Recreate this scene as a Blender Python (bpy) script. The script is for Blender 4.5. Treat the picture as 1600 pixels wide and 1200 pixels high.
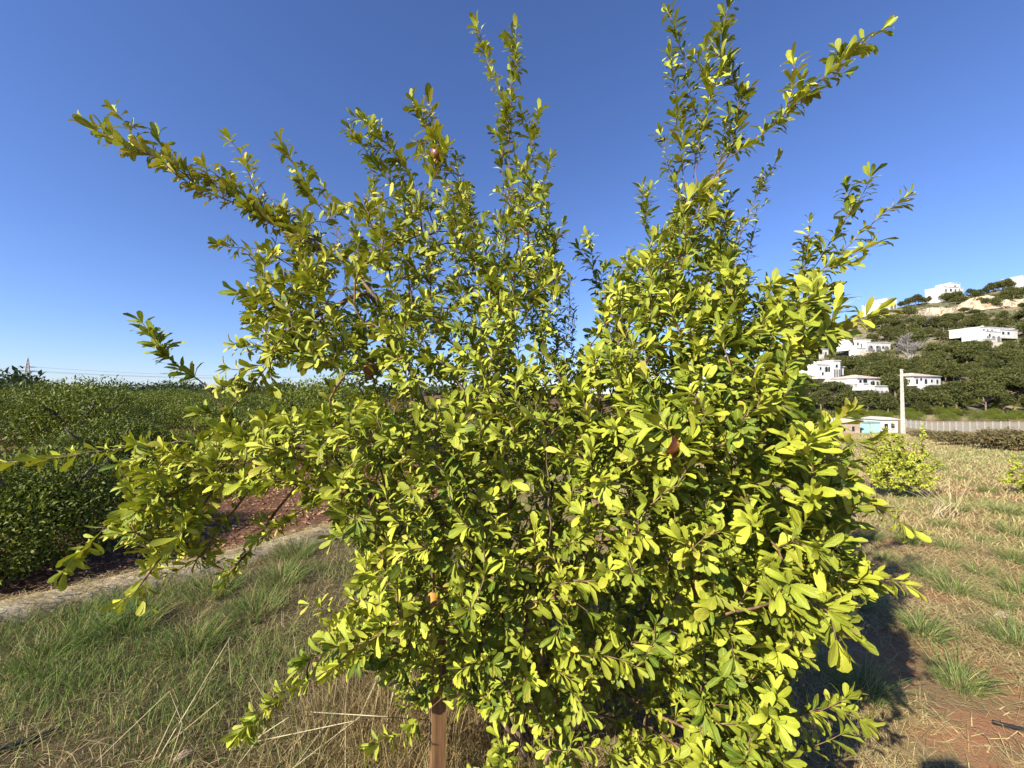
import bpy, math, random
import numpy as np
from mathutils import Vector, Matrix

# ------------------------------------------------------------------ clear
for o in list(bpy.data.objects):
    bpy.data.objects.remove(o)
SC = bpy.context.scene
COL = SC.collection
random.seed(7)
RNG = np.random.default_rng(11)

# ------------------------------------------------------------------ camera
FPX, CXP, CYP = 603.0, 800.0, 600.0          # focal length in photo pixels (1600 wide)
PITCH = math.atan(15.0 / FPX)
CAMZ = 1.6
cam_d = bpy.data.cameras.new('camera')
cam = bpy.data.objects.new('camera', cam_d)
COL.objects.link(cam)
cam.location = (0, 0, CAMZ)
cam.rotation_euler = (math.radians(90) + PITCH, 0, 0)
cam_d.sensor_width = 36.0
cam_d.lens = 36.0 * FPX / 1600.0
cam_d.clip_start = 0.02
cam_d.clip_end = 6000
SC.camera = cam

# ------------------------------------------------------------------ sky, sun, exposure
SUN_EL, SHADOW_AZ = math.radians(32.0), math.radians(47.5)   # shadows run 47.5 deg right of straight ahead
SUN_AZ = SHADOW_AZ + math.pi
w = bpy.data.worlds.new('World')
SC.world = w
w.use_nodes = True
nt = w.node_tree
bg = nt.nodes['Background']
sky = nt.nodes.new('ShaderNodeTexSky')
sky.sky_type = 'NISHITA'
sky.sun_disc = False
sky.sun_elevation = SUN_EL
sky.sun_rotation = SUN_AZ
sky.altitude = 0
sky.air_density = 1.0
sky.dust_density = 0.1
sky.ozone_density = 3.0
tintn = nt.nodes.new('ShaderNodeMix'); tintn.data_type = 'RGBA'; tintn.blend_type = 'MULTIPLY'
tintn.inputs[0].default_value = 1.0
tintn.inputs[7].default_value = (0.74, 0.84, 1.20, 1)      # the camera's cool rendering of the whole sky
nt.links.new(sky.outputs[0], tintn.inputs[6])
nt.links.new(tintn.outputs[2], bg.inputs['Color'])
bg.inputs['Strength'].default_value = 0.078
sun_d = bpy.data.lights.new('sun', 'SUN')
sun_d.energy = 5.0
sun_d.angle = math.radians(0.53)
sun_d.color = (1.0, 0.93, 0.80)
sun = bpy.data.objects.new('sun', sun_d)
COL.objects.link(sun)
TO_SUN = Vector((math.sin(SUN_AZ) * math.cos(SUN_EL), math.cos(SUN_AZ) * math.cos(SUN_EL), math.sin(SUN_EL)))
sun.rotation_euler = TO_SUN.to_track_quat('Z', 'Y').to_euler()
sun.location = (-20, -20, 30)
SC.view_settings.view_transform = 'Standard'
SC.view_settings.look = 'None'
SC.view_settings.gamma = 1.0
SC.view_settings.exposure = 1.03
SC.render.engine = 'CYCLES'
try:
    SC.cycles.max_bounces = 6
    SC.cycles.diffuse_bounces = 3
    SC.cycles.transparent_max_bounces = 6
except Exception:
    pass

# ------------------------------------------------------------------ helpers
def at(px, py, d):
    """photo pixel + forward distance (m) -> world point"""
    u = (px - CXP) / FPX
    v = (CYP - py) / FPX
    y = math.cos(PITCH) - v * math.sin(PITCH)
    z = math.sin(PITCH) + v * math.cos(PITCH)
    s = d / y
    return np.array([u * s, d, CAMZ + z * s])

def project(P):
    P = np.asarray(P, float)
    q = P - np.array([0, 0, CAMZ])
    f = q[..., 1] * math.cos(PITCH) + q[..., 2] * math.sin(PITCH)
    up = -q[..., 1] * math.sin(PITCH) + q[..., 2] * math.cos(PITCH)
    f = np.maximum(f, 1e-4)
    return CXP + FPX * q[..., 0] / f, CYP - FPX * up / f, f

_NG = RNG.random((256, 256))
def vnoise(x, y, s=0):
    x = np.asarray(x, float) + 37.3 * s + 1000.0
    y = np.asarray(y, float) + 91.7 * s + 1000.0
    xi = np.floor(x).astype(int); yi = np.floor(y).astype(int)
    fx = x - xi; fy = y - yi
    fx = fx * fx * (3 - 2 * fx); fy = fy * fy * (3 - 2 * fy)
    g = lambda i, j: _NG[i % 256, j % 256]
    return (g(xi, yi) * (1 - fx) + g(xi + 1, yi) * fx) * (1 - fy) + (g(xi, yi + 1) * (1 - fx) + g(xi + 1, yi + 1) * fx) * fy

def unit(v):
    v = np.asarray(v, float)
    return v / (np.linalg.norm(v, axis=-1, keepdims=True) + 1e-12)

def make_mesh(name, V, F, mat=None, attrs=None, smooth=False):
    """V (n,3); F: (m,k) array or list of such arrays with different k"""
    me = bpy.data.meshes.new(name)
    V = np.ascontiguousarray(V, dtype=np.float32)
    Fs = [np.ascontiguousarray(f, dtype=np.int32) for f in (F if isinstance(F, list) else [F]) if len(f)]
    nl = sum(f.size for f in Fs); nf = sum(len(f) for f in Fs)
    me.vertices.add(len(V)); me.vertices.foreach_set('co', V.ravel())
    me.loops.add(nl); me.loops.foreach_set('vertex_index', np.concatenate([f.ravel() for f in Fs]))
    me.polygons.add(nf)
    tot = np.concatenate([np.full(len(f), f.shape[1], np.int32) for f in Fs])
    st = np.concatenate([[0], np.cumsum(tot)[:-1]]).astype(np.int32)
    me.polygons.foreach_set('loop_start', st)
    me.polygons.foreach_set('loop_total', tot)
    me.polygons.foreach_set('use_smooth', np.full(nf, bool(smooth)))
    me.update(calc_edges=True)
    if attrs:
        for k, a in attrs.items():
            at_ = me.attributes.new(k, 'FLOAT_VECTOR', 'POINT')
            at_.data.foreach_set('vector', np.ascontiguousarray(a, dtype=np.float32).ravel())
    if mat:
        me.materials.append(mat)
    me.validate()
    return me

def add_obj(name, me, parent=None, loc=None, rotz=None, **props):
    o = bpy.data.objects.new(name, me)
    COL.objects.link(o)
    if parent: o.parent = parent
    if loc is not None: o.location = [float(c) for c in loc]
    if rotz is not None: o.rotation_euler = (0, 0, rotz)
    for k, v in props.items(): o[k] = v
    return o

def thing(name, label, cat, loc=(0, 0, 0), rotz=0, group=None):
    o = add_obj(name, None, None, loc, rotz)
    o.empty_display_size = 0.1
    o['label'] = label; o['category'] = cat
    if group: o['group'] = group
    return o

def tag(o, label, cat, group=None, kind=None):
    o['label'] = label; o['category'] = cat
    if group: o['group'] = group
    if kind: o['kind'] = kind
    return o

def copy_tree(o, parent=None):
    c = o.copy(); COL.objects.link(c); c.parent = parent
    for ch in o.children: copy_tree(ch, c)
    return c

class MB:
    """collects verts/faces of simple solids"""
    def __init__(s): s.V = []; s.F = {}; s.n = 0
    def add(s, V, F):
        V = np.asarray(V, float)
        for f in F:
            s.F.setdefault(len(f), []).append([i + s.n for i in f])
        s.V.append(V); s.n += len(V); return s
    def box(s, x0, x1, y0, y1, z0, z1):
        V = [(x, y, z) for z in (z0, z1) for y in (y0, y1) for x in (x0, x1)]
        return s.add(V, [(0, 2, 3, 1), (4, 5, 7, 6), (0, 1, 5, 4), (2, 6, 7, 3), (0, 4, 6, 2), (1, 3, 7, 5)])
    def tube(s, P, R, k=6, cap=True):
        V, F = tube_arrays(P, R, k)
        s.add(V, [tuple(f) for f in F])
        if cap:
            n = len(P); b = s.n - n * k
            s.F.setdefault(k, []).append([b + i for i in range(k)][::-1])
            s.F.setdefault(k, []).append([b + (n - 1) * k + i for i in range(k)])
        return s
    def lathe(s, prof, k=16, c=(0, 0, 0)):
        V = []; F = []
        for r, z in prof:
            for i in range(k):
                a = 2 * math.pi * i / k
                V.append((c[0] + r * math.cos(a), c[1] + r * math.sin(a), c[2] + z))
        for j in range(len(prof) - 1):
            for i in range(k):
                F.append((j * k + i, j * k + (i + 1) % k, (j + 1) * k + (i + 1) % k, (j + 1) * k + i))
        return s.add(V, F)
    def prism(s, pts, y0, y1):
        n = len(pts)
        V = [(x, y0, z) for x, z in pts] + [(x, y1, z) for x, z in pts]
        F = [tuple(range(n)), tuple(range(2 * n - 1, n - 1, -1))]
        for i in range(n):
            j = (i + 1) % n
            F.append((i, i + n, j + n, j))
        return s.add(V, F)
    def mesh(s, name, mat, smooth=False):
        return make_mesh(name, np.concatenate(s.V), [np.array(v) for v in s.F.values()], mat, None, smooth)

def tube_arrays(P, R, k=5):
    P = np.asarray(P, float); n = len(P)
    T = np.gradient(P, axis=0); T = unit(T)
    ref = np.array([0.31, 0.17, 0.93]) if abs(T[0][2]) < 0.9 else np.array([0.95, 0.2, 0.1])
    N = unit(np.cross(T, ref)); B = np.cross(T, N)
    a = np.arange(k) * 2 * np.pi / k
    R = np.broadcast_to(np.asarray(R, float), (n,))
    V = P[:, None] + R[:, None, None] * (np.cos(a)[None, :, None] * N[:, None] + np.sin(a)[None, :, None] * B[:, None])
    i = np.arange(n - 1)[:, None] * k; j = np.arange(k)[None]; j2 = (j + 1) % k
    F = np.stack([i + j, i + j2, i + k + j2, i + k + j], -1).reshape(-1, 4)
    return V.reshape(-1, 3), F

# ------------------------------------------------------------------ materials
def new_mat(name):
    m = bpy.data.materials.new(name); m.use_nodes = True
    t = m.node_tree; b = t.nodes['Principled BSDF']
    return m, t, b

class NB:
    def __init__(s, t): s.t = t
    def node(s, typ, **kw):
        n = s.t.nodes.new(typ)
        for k, v in kw.items(): setattr(n, k, v)
        return n
    def link(s, a, b): s.t.links.new(a, b)
    def val(s, sock, v):
        if hasattr(v, 'is_linked') or isinstance(v, bpy.types.NodeSocket): s.link(v, sock)
        else: sock.default_value = v
    def math(s, op, a, b=0.0, c=None, clamp=False):
        n = s.node('ShaderNodeMath', operation=op); n.use_clamp = clamp
        s.val(n.inputs[0], a); s.val(n.inputs[1], b)
        if c is not None: s.val(n.inputs[2], c)
        return n.outputs[0]
    def mix(s, f, a, b, mode='MIX'):
        n = s.node('ShaderNodeMix', data_type='RGBA', blend_type=mode)
        s.val(n.inputs[0], f)
        for sock, v in ((n.inputs[6], a), (n.inputs[7], b)):
            if isinstance(v, (tuple, list)): sock.default_value = (*v[:3], 1)
            else: s.link(v, sock)
        return n.outputs[2]
    def noise(s, scale, detail=4, vec=None, rough=0.55):
        n = s.node('ShaderNodeTexNoise'); n.inputs['Scale'].default_value = scale
        n.inputs['Detail'].default_value = detail; n.inputs['Roughness'].default_value = rough
        if vec is not None: s.link(vec, n.inputs['Vector'])
        return n.outputs['Fac']
    def ramp(s, f, stops, interp='LINEAR'):
        n = s.node('ShaderNodeValToRGB'); s.link(f, n.inputs[0])
        e = n.color_ramp.elements; n.color_ramp.interpolation = interp
        while len(e) < len(stops): e.new(0.5)
        for el, (p, c) in zip(e, stops):
            el.position = p; el.color = (*c[:3], 1) if isinstance(c, (tuple, list)) else (c, c, c, 1)
        return n.outputs[0]
    def smooth(s, x, lo, hi):
        n = s.node('ShaderNodeMapRange', interpolation_type='SMOOTHSTEP')
        s.val(n.inputs[0], x); n.inputs[1].default_value = lo; n.inputs[2].default_value = hi
        return n.outputs[0]
    def bump(s, h, strength, dist):
        n = s.node('ShaderNodeBump'); n.inputs['Strength'].default_value = strength
        n.inputs['Distance'].default_value = dist; s.link(h, n.inputs['Height'])
        return n.outputs[0]

def leaf_material(name, dark, light, bronze, transl=0.3, rough=0.42, rib=(0.45, 0.45, 0.14), spec=0.45):
    m, t, b = new_mat(name); nb = NB(t)
    ti = nb.node('ShaderNodeAttribute', attribute_name='tint')
    sp = nb.node('ShaderNodeSeparateXYZ'); nb.link(ti.outputs['Vector'], sp.inputs[0])
    lu = nb.node('ShaderNodeAttribute', attribute_name='luv')
    su = nb.node('ShaderNodeSeparateXYZ'); nb.link(lu.outputs['Vector'], su.inputs[0])
    geo = nb.node('ShaderNodeNewGeometry')
    n1 = nb.noise(60, 3, geo.outputs['Position'])
    f = nb.math('ADD', sp.outputs[0], nb.math('MULTIPLY', nb.math('SUBTRACT', n1, 0.5), 0.5), clamp=True)
    c = nb.mix(f, dark, light)
    au = nb.math('ABSOLUTE', su.outputs[0])
    marg = nb.math('ADD', nb.smooth(au, 0.35, 1.0), nb.smooth(su.outputs[1], 0.7, 1.0))
    br = nb.math('MULTIPLY', sp.outputs[1], nb.math('ADD', 0.35, nb.math('MULTIPLY', marg, 0.65)), clamp=True)
    c = nb.mix(br, c, bronze)
    ribf = nb.math('MULTIPLY', nb.math('SUBTRACT', 1.0, nb.smooth(au, 0.04, 0.14)), 0.45)
    # side veins
    ph = nb.math('ADD', nb.math('MULTIPLY', su.outputs[1], 62.0), nb.math('MULTIPLY', au, -14.0))
    ve = nb.math('MULTIPLY', nb.smooth(nb.math('SINE', ph), 0.75, 1.0), 0.13)
    c = nb.mix(nb.math('MAXIMUM', ribf, ve), c, rib)
    spt = nb.math('MULTIPLY', nb.smooth(nb.noise(170, 2, geo.outputs['Position']), 0.67, 0.74), 0.55)
    c = nb.mix(spt, c, (0.2, 0.12, 0.03))
    nb.link(c, b.inputs['Base Color'])
    b.inputs['Roughness'].default_value = rough
    b.inputs['Specular IOR Level'].default_value = spec
    nb.link(nb.bump(nb.math('ADD', nb.math('SINE', ph), nb.math('MULTIPLY', n1, 2.0)), 0.25, 0.002), b.inputs['Normal'])
    tr = nb.node('ShaderNodeBsdfTranslucent')
    nb.link(nb.mix(1.0, c, (1.0, 1.0, 0.55), 'MULTIPLY'), tr.inputs['Color'])
    mx = nb.node('ShaderNodeMixShader'); mx.inputs[0].default_value = transl
    nb.link(b.outputs[0], mx.inputs[1]); nb.link(tr.outputs[0], mx.inputs[2])
    nb.link(mx.outputs[0], t.nodes['Material Output'].inputs['Surface'])
    return m

def blade_material(name, stops, transl=0.25):
    m, t, b = new_mat(name); nb = NB(t)
    ti = nb.node('ShaderNodeAttribute', attribute_name='tint')
    sp = nb.node('ShaderNodeSeparateXYZ'); nb.link(ti.outputs['Vector'], sp.inputs[0])
    c = nb.ramp(sp.outputs[0], stops)
    c = nb.mix(nb.math('MULTIPLY', sp.outputs[1], 0.6), c, (0.02, 0.018, 0.01), 'MIX')
    nb.link(c, b.inputs['Base Color']); b.inputs['Roughness'].default_value = 0.65; b.inputs['Specular IOR Level'].default_value = 0.12
    tr = nb.node('ShaderNodeBsdfTranslucent'); nb.link(c, tr.inputs['Color'])
    mx = nb.node('ShaderNodeMixShader'); mx.inputs[0].default_value = transl
    nb.link(b.outputs[0], mx.inputs[1]); nb.link(tr.outputs[0], mx.inputs[2])
    nb.link(mx.outputs[0], t.nodes['Material Output'].inputs['Surface'])
    return m

def noisy_material(name, c1, c2, scale=8, rough=0.8, bump=0.3, bdist=0.01, stretch=None, detail=6, spec=0.3):
    m, t, b = new_mat(name); nb = NB(t)
    co = nb.node('ShaderNodeTexCoord'); v = co.outputs['Object']
    if stretch:
        mp = nb.node('ShaderNodeMapping'); mp.inputs['Scale'].default_value = stretch
        nb.link(v, mp.inputs[0]); v = mp.outputs[0]
    n = nb.noise(scale, detail, v, 0.65)
    c = nb.mix(nb.smooth(n, 0.35, 0.65), c1, c2)
    nb.link(c, b.inputs['Base Color']); b.inputs['Roughness'].default_value = rough
    b.inputs['Specular IOR Level'].default_value = spec
    if bump: nb.link(nb.bump(n, bump, bdist), b.inputs['Normal'])
    return m

M = {}
M['pom_leaf'] = leaf_material('pomegranate_leaf', (0.075, 0.13, 0.010), (0.44, 0.47, 0.042), (0.58, 0.42, 0.085), 0.14, 0.5, (0.5, 0.5, 0.13), 0.22)
M['citrus_leaf'] = leaf_material('citrus_leaf', (0.04, 0.068, 0.008), (0.20, 0.23, 0.022), (0.32, 0.27, 0.03), 0.2, 0.4, (0.2, 0.22, 0.05), 0.2)
M['pine_leaf'] = leaf_material('pine_foliage', (0.04, 0.05, 0.014), (0.125, 0.13, 0.034), (0.16, 0.12, 0.05), 0.15, 0.7, (0.08, 0.1, 0.03), 0.2)
M['far_leaf'] = leaf_material('far_foliage', (0.03, 0.05, 0.018), (0.075, 0.1, 0.03), (0.1, 0.1, 0.05), 0.15, 0.7, (0.08, 0.1, 0.03), 0.2)
M['dry_leaf'] = leaf_material('dry_shrub_leaf', (0.10, 0.085, 0.035), (0.2, 0.16, 0.07), (0.22, 0.12, 0.06), 0.2, 0.8, (0.2, 0.17, 0.08), 0.2)
M['bougain'] = leaf_material('bougainvillea_bract', (0.25, 0.02, 0.08), (0.45, 0.05, 0.17), (0.4, 0.05, 0.1), 0.2, 0.7, (0.4, 0.05, 0.15), 0.2)
M['bark'] = noisy_material('pomegranate_bark', (0.10, 0.066, 0.042), (0.30, 0.215, 0.145), 30, 0.85, 0.5, 0.004, (1, 1, 0.3))
M['twig'] = noisy_material('twig_bark', (0.085, 0.05, 0.03), (0.25, 0.145, 0.08), 40, 0.7, 0.2, 0.002)
M['citrus_bark'] = noisy_material('citrus_bark', (0.07, 0.055, 0.04), (0.17, 0.14, 0.1), 14, 0.9, 0.5, 0.01, (1, 1, 0.3))
M['pine_bark'] = noisy_material('pine_bark', (0.12, 0.085, 0.06), (0.24, 0.18, 0.13), 3, 0.9, 0.3, 0.05)
M['dead_wood'] = noisy_material('dead_grey_wood', (0.2, 0.18, 0.165), (0.3, 0.28, 0.26), 4, 0.9, 0.2, 0.02)
GRASS_STOPS = [(0.0, (0.22, 0.15, 0.065)), (0.22, (0.50, 0.39, 0.19)), (0.42, (0.50, 0.43, 0.19)), (0.54, (0.27, 0.30, 0.095)), (0.8, (0.13, 0.215, 0.036)), (1.0, (0.06, 0.13, 0.022))]
M['grass'] = blade_material('grass_blade', GRASS_STOPS)
M['tuft'] = blade_material('tuft_blade', [(0.0, (0.48, 0.4, 0.18)), (0.35, (0.3, 0.31, 0.1)), (0.6, (0.17, 0.23, 0.06)), (1.0, (0.10, 0.165, 0.045))])
M['stalk'] = blade_material('dry_stalk', [(0.0, (0.42, 0.33, 0.17)), (1.0, (0.62, 0.54, 0.33))], 0.1)
M['mulch'] = blade_material('leaf_litter', [(0.0, (0.11, 0.055, 0.028)), (0.5, (0.30, 0.15, 0.075)), (0.85, (0.45, 0.25, 0.13)), (1.0, (0.55, 0.38, 0.23))], 0.05)

def ground_material():
    m, t, b = new_mat('field_ground'); nb = NB(t)
    geo = nb.node('ShaderNodeNewGeometry'); P = geo.outputs['Position']
    sp = nb.node('ShaderNodeSeparateXYZ'); nb.link(P, sp.inputs[0])
    X, Y = sp.outputs[0], sp.outputs[1]
    s = nb.math('ADD', nb.math('MULTIPLY', nb.math('ADD', X, 3.6), -0.737), nb.math('MULTIPLY', nb.math('SUBTRACT', Y, 2.7), 0.676))
    n0 = nb.noise(0.55, 5, P); n1 = nb.noise(3.0, 6, P); n2 = nb.noise(40, 6, P, 0.7); n3 = nb.noise(160, 3, P)
    soil = nb.mix(n2, (0.29, 0.12, 0.055), (0.48, 0.245, 0.13))
    straw = nb.mix(n3, (0.10, 0.065, 0.03), (0.36, 0.265, 0.135))
    field = nb.mix(nb.smooth(nb.math('ADD', nb.math('MULTIPLY', n1, 0.6), nb.math('MULTIPLY', n2, 0.4)), 0.44, 0.60), soil, straw)
    # far part of the field: thin green growth over straw
    farg = nb.mix(nb.smooth(n1, 0.35, 0.7), (0.30, 0.235, 0.12), (0.155, 0.18, 0.065))
    dist = nb.math('POWER', nb.math('ADD', nb.math('MULTIPLY', X, X), nb.math('MULTIPLY', Y, Y)), 0.5)
    field = nb.mix(nb.math('MULTIPLY', nb.smooth(dist, 8, 26), nb.smooth(nb.math('ADD', n0, nb.math('MULTIPLY', n1, 0.2)), 0.45, 0.68)), field, farg)
    lw = nb.math('SUBTRACT', 1.0, nb.smooth(X, -1.2, 0.6))
    leftg = nb.mix(n2, (0.055, 0.042, 0.02), (0.16, 0.12, 0.058))
    field = nb.mix(lw, field, leftg)
    litter = nb.mix(nb.smooth(n2, 0.3, 0.7), (0.08, 0.04, 0.022), (0.27, 0.135, 0.07))
    c = nb.mix(nb.smooth(s, -0.05, 0.25), field, litter)
    nb.link(c, b.inputs['Base Color']); b.inputs['Roughness'].default_value = 0.95
    b.inputs['Specular IOR Level'].default_value = 0.15
    nb.link(nb.bump(nb.math('ADD', n2, nb.math('MULTIPLY', n3, 0.5)), 0.7, 0.03), b.inputs['Normal'])
    return m
M['ground'] = ground_material()

# ------------------------------------------------------------------ terrain
EX, EY = -3.6, 2.7                       # a point on the orchard's edge and the edge's direction
ED = np.array([0.676, 0.737]); EN = np.array([-0.737, 0.676])
def edge_s(x, y): return (np.asarray(x) - EX) * EN[0] + (np.asarray(y) - EY) * EN[1]
def ground(x, y):
    x = np.asarray(x, float); y = np.asarray(y, float)
    r = np.hypot(x, y)
    f = np.clip((x / np.maximum(y, 1.0) + 0.15) / 0.65, 0, 1); f = f * f * (3 - 2 * f)
    yy = np.log1p(np.exp(np.clip((y - 3.0) / 1.2, -30, 30))) * 1.2
    yy = np.where(y > 30, y - 3.0, yy)
    z = -0.078 * np.minimum(yy, 72.0) * f
    k = np.clip((r - 60) / 300, 0, 1)
    left = np.clip((10 - x) / 60, 0, 1)
    z = z + left * k * (6.5 * (vnoise(x / 160, y / 160, 3) - 0.25)) - left * np.clip((r - 400) / 1500, 0, 1) * 4
    near = np.clip(1 - r / 30, 0, 1)
    z = z + near * (0.07 * (vnoise(x * 0.9, y * 0.9, 1) - 0.5) + 0.03 * (vnoise(x * 3, y * 3, 2) - 0.5)) * np.clip((r - 0.2) / 1.0, 0, 1)
    return z

HPX = [900, 1100, 1150, 1230, 1300, 1375, 1440, 1470, 1530, 1600, 1800, 2400]
HPY = [640, 622, 606, 556, 510, 486, 472, 464, 458, 446, 420, 420]
RIDGE = 330.0
def hill(x, y):
    x = np.asarray(x, float); y = np.asarray(y, float)
    px = CXP + FPX * x / np.maximum(y, 20)
    H = (615 - np.interp(px, HPX, HPY)) / FPX * RIDGE + 1.6
    t = (y - 105) / (RIDGE - 105)
    g = np.where(t < 1, np.clip(t, 0, 1) ** 1.22, 1.0) - 0.25 * np.clip(t - 1, 0, 3)
    z = -6.5 + (H + 6.5) * g + 2.2 * (vnoise(x / 22, y / 22, 5) - 0.5) * np.clip(t * 3, 0, 1)
    return np.where(t <= 0, -7.5 + t * 10, z)
def terrain(x, y): return np.maximum(ground(x, y), hill(x, y))
def ray_hit(px, py, d0=60, d1=340):
    """where the view ray through a pixel first meets the terrain"""
    p1 = at(px, py, 1.0) - np.array([0, 0, CAMZ]); d = np.arange(d0, d1, 0.5)
    z = CAMZ + p1[2] * d; h = np.nonzero(z <= terrain(p1[0] * d, d))[0]
    return at(px, py, d[h[0]] if len(h) else d1)
def ground_hit(px, py, up=0.0):
    p1 = at(px, py, 1.0) - np.array([0, 0, CAMZ]); d = np.concatenate([np.arange(1.0, 12, 0.01), np.arange(12, 75, .05)])
    h = np.nonzero(CAMZ + p1[2] * d <= ground(p1[0] * d, d) + up)[0]
    return float(d[h[0]]) if len(h) else 75.0

# ground sheet (polar grid to the horizon)
rr = [0.0] ; r = 0.25
while r < 4500: rr.append(r); r *= 1.062
rr = np.array(rr); na = 300
A = np.arange(na) * 2 * np.pi / na
GX = rr[:, None] * np.cos(A); GY = rr[:, None] * np.sin(A)
GV = np.stack([GX, GY, ground(GX, GY)], -1).reshape(-1, 3)
i = np.arange(len(rr) - 1)[:, None] * na; j = np.arange(na)[None]; j2 = (j + 1) % na
GF = np.stack([i + j, i + na + j, i + na + j2, i + j2], -1).reshape(-1, 4)
add_obj('ground', make_mesh('ground', GV, GF, M['ground'], None, True), kind='structure')

# hill
def hill_material():
    m, t, b = new_mat('hillside'); nb = NB(t)
    geo = nb.node('ShaderNodeNewGeometry'); P = geo.outputs['Position']
    n1 = nb.noise(0.06, 6, P); n2 = nb.noise(0.6, 6, P)
    c = nb.mix(nb.smooth(n1, 0.45, 0.62), (0.085, 0.085, 0.035), (0.25, 0.20, 0.105))
    c = nb.mix(nb.smooth(n2, 0.5, 0.7), c, (0.3, 0.24, 0.14))
    nb.link(c, b.inputs['Base Color']); b.inputs['Roughness'].default_value = 1.0
    nb.link(nb.bump(n2, 0.8, 0.8), b.inputs['Normal'])
    return m
M['hill'] = hill_material()
yy = np.linspace(104, 700, 110); pp = np.linspace(880, 2400, 150)
HY, HP = np.meshgrid(yy, pp, indexing='ij'); HX = (HP - CXP) / FPX * HY
HV = np.stack([HX, HY, hill(HX, HY)], -1).reshape(-1, 3)
i = np.arange(len(yy) - 1)[:, None] * len(pp); j = np.arange(len(pp) - 1)[None]
HF = np.stack([i + j, i + j + 1, i + len(pp) + j + 1, i + len(pp) + j], -1).reshape(-1, 4)
add_obj('hill', make_mesh('hill', HV, HF, M['hill'], None, True), kind='structure')

# ------------------------------------------------------------------ leaves
def leaf_template(width, fold, curl, wave, rows=6, seed=0, tipw=0.30, base=0.07):
    """obovate leaf, length 1 along +Y, upper side +Z; rows x 3 verts"""
    v = np.array([0, .2, .5, .84, 1.0]) if rows == 5 else np.linspace(0, 1, rows)
    wv = np.interp(v, [0, .08, .25, .5, .72, .88, 1], [base * .55, base, .50, .86, 1.0, .88, tipw]) * width * 0.5
    rg = np.random.default_rng(seed)
    V = []; U = []
    ang = 0.0; y = 0.0; z = 0.0
    for k in range(rows):
        if k:
            ang = -curl * (v[k] ** 1.4) + 0.25 * curl
            y += math.cos(ang) * (v[k] - v[k - 1]); z += math.sin(ang) * (v[k] - v[k - 1])
        for sx in (-1, 0, 1):
            ww = wave * math.sin(v[k] * 8 + sx * 1.3 + seed) * wv[k] if sx else 0
            V.append((sx * wv[k] * math.cos(fold), y, z + abs(sx) * wv[k] * math.sin(fold) + ww)); U.append((sx, v[k], 0))
    F = []
    for k in range(rows - 1):
        a = k * 3
        F += [(a, a + 1, a + 4, a + 3), (a + 1, a + 2, a + 5, a + 4)]
    return np.array(V), np.array(U, float), np.array(F)

POM = [leaf_template(wd, fo, cu, wa, 5, sd) for sd, (wd, fo, cu, wa) in enumerate([
    (.33, .22, .55, .15), (.38, .30, .85, .25), (.29, .40, .35, .3), (.42, .15, .3, .15),
    (.34, .5, 1.2, .25), (.26, .3, .8, .35), (.44, .25, .6, .25), (.36, .12, -.35, .2)])]
def simple_leaf(width, fold, curl):
    V = np.array([(0, 0, 0), (-width / 2, .45, .5 * width * fold), (0, .5, 0.0), (width / 2, .45, .5 * width * fold), (0, 1, -curl)], float)
    U = np.array([(0, 0, 0), (-1, .45, 0), (0, .5, 0), (1, .45, 0), (0, 1, 0)], float)
    F = np.array([(0, 2, 1), (0, 3, 2), (1, 2, 4), (2, 3, 4)])
    return V, U, F
SIMPLE = [simple_leaf(.42, .4, .12), simple_leaf(.36, .7, .3), simple_leaf(.5, .2, .2), simple_leaf(.4, .1, -.1)]

def leaf_frames(D, N):
    Y = unit(D); Z = unit(N - (N * Y).sum(-1, keepdims=True) * Y); X = np.cross(Y, Z)
    return np.stack([X, Y, Z], -1)          # columns = axes

def build_leaves(name, Pos, D, N, S, T, mat, templates, var, smooth=True):
    R = leaf_frames(D, N)
    VV, FF, TT, UU = [], [], [], []; off = 0
    for k, (tv, tu, tf) in enumerate(templates):
        idx = np.where(var == k)[0]
        if not len(idx): continue
        v = np.einsum('nij,vj->nvi', R[idx], tv) * S[idx, None, None] + Pos[idx, None]
        n = len(tv)
        VV.append(v.reshape(-1, 3)); UU.append(np.tile(tu, (len(idx), 1))); TT.append(np.repeat(T[idx], n, 0))
        FF.append((tf[None] + (np.arange(len(idx)) * n)[:, None, None] + off).reshape(-1, tf.shape[1])); off += n * len(idx)
    return make_mesh(name, np.concatenate(VV), np.concatenate(FF), mat, {'tint': np.concatenate(TT), 'luv': np.concatenate(UU)}, smooth)

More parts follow.
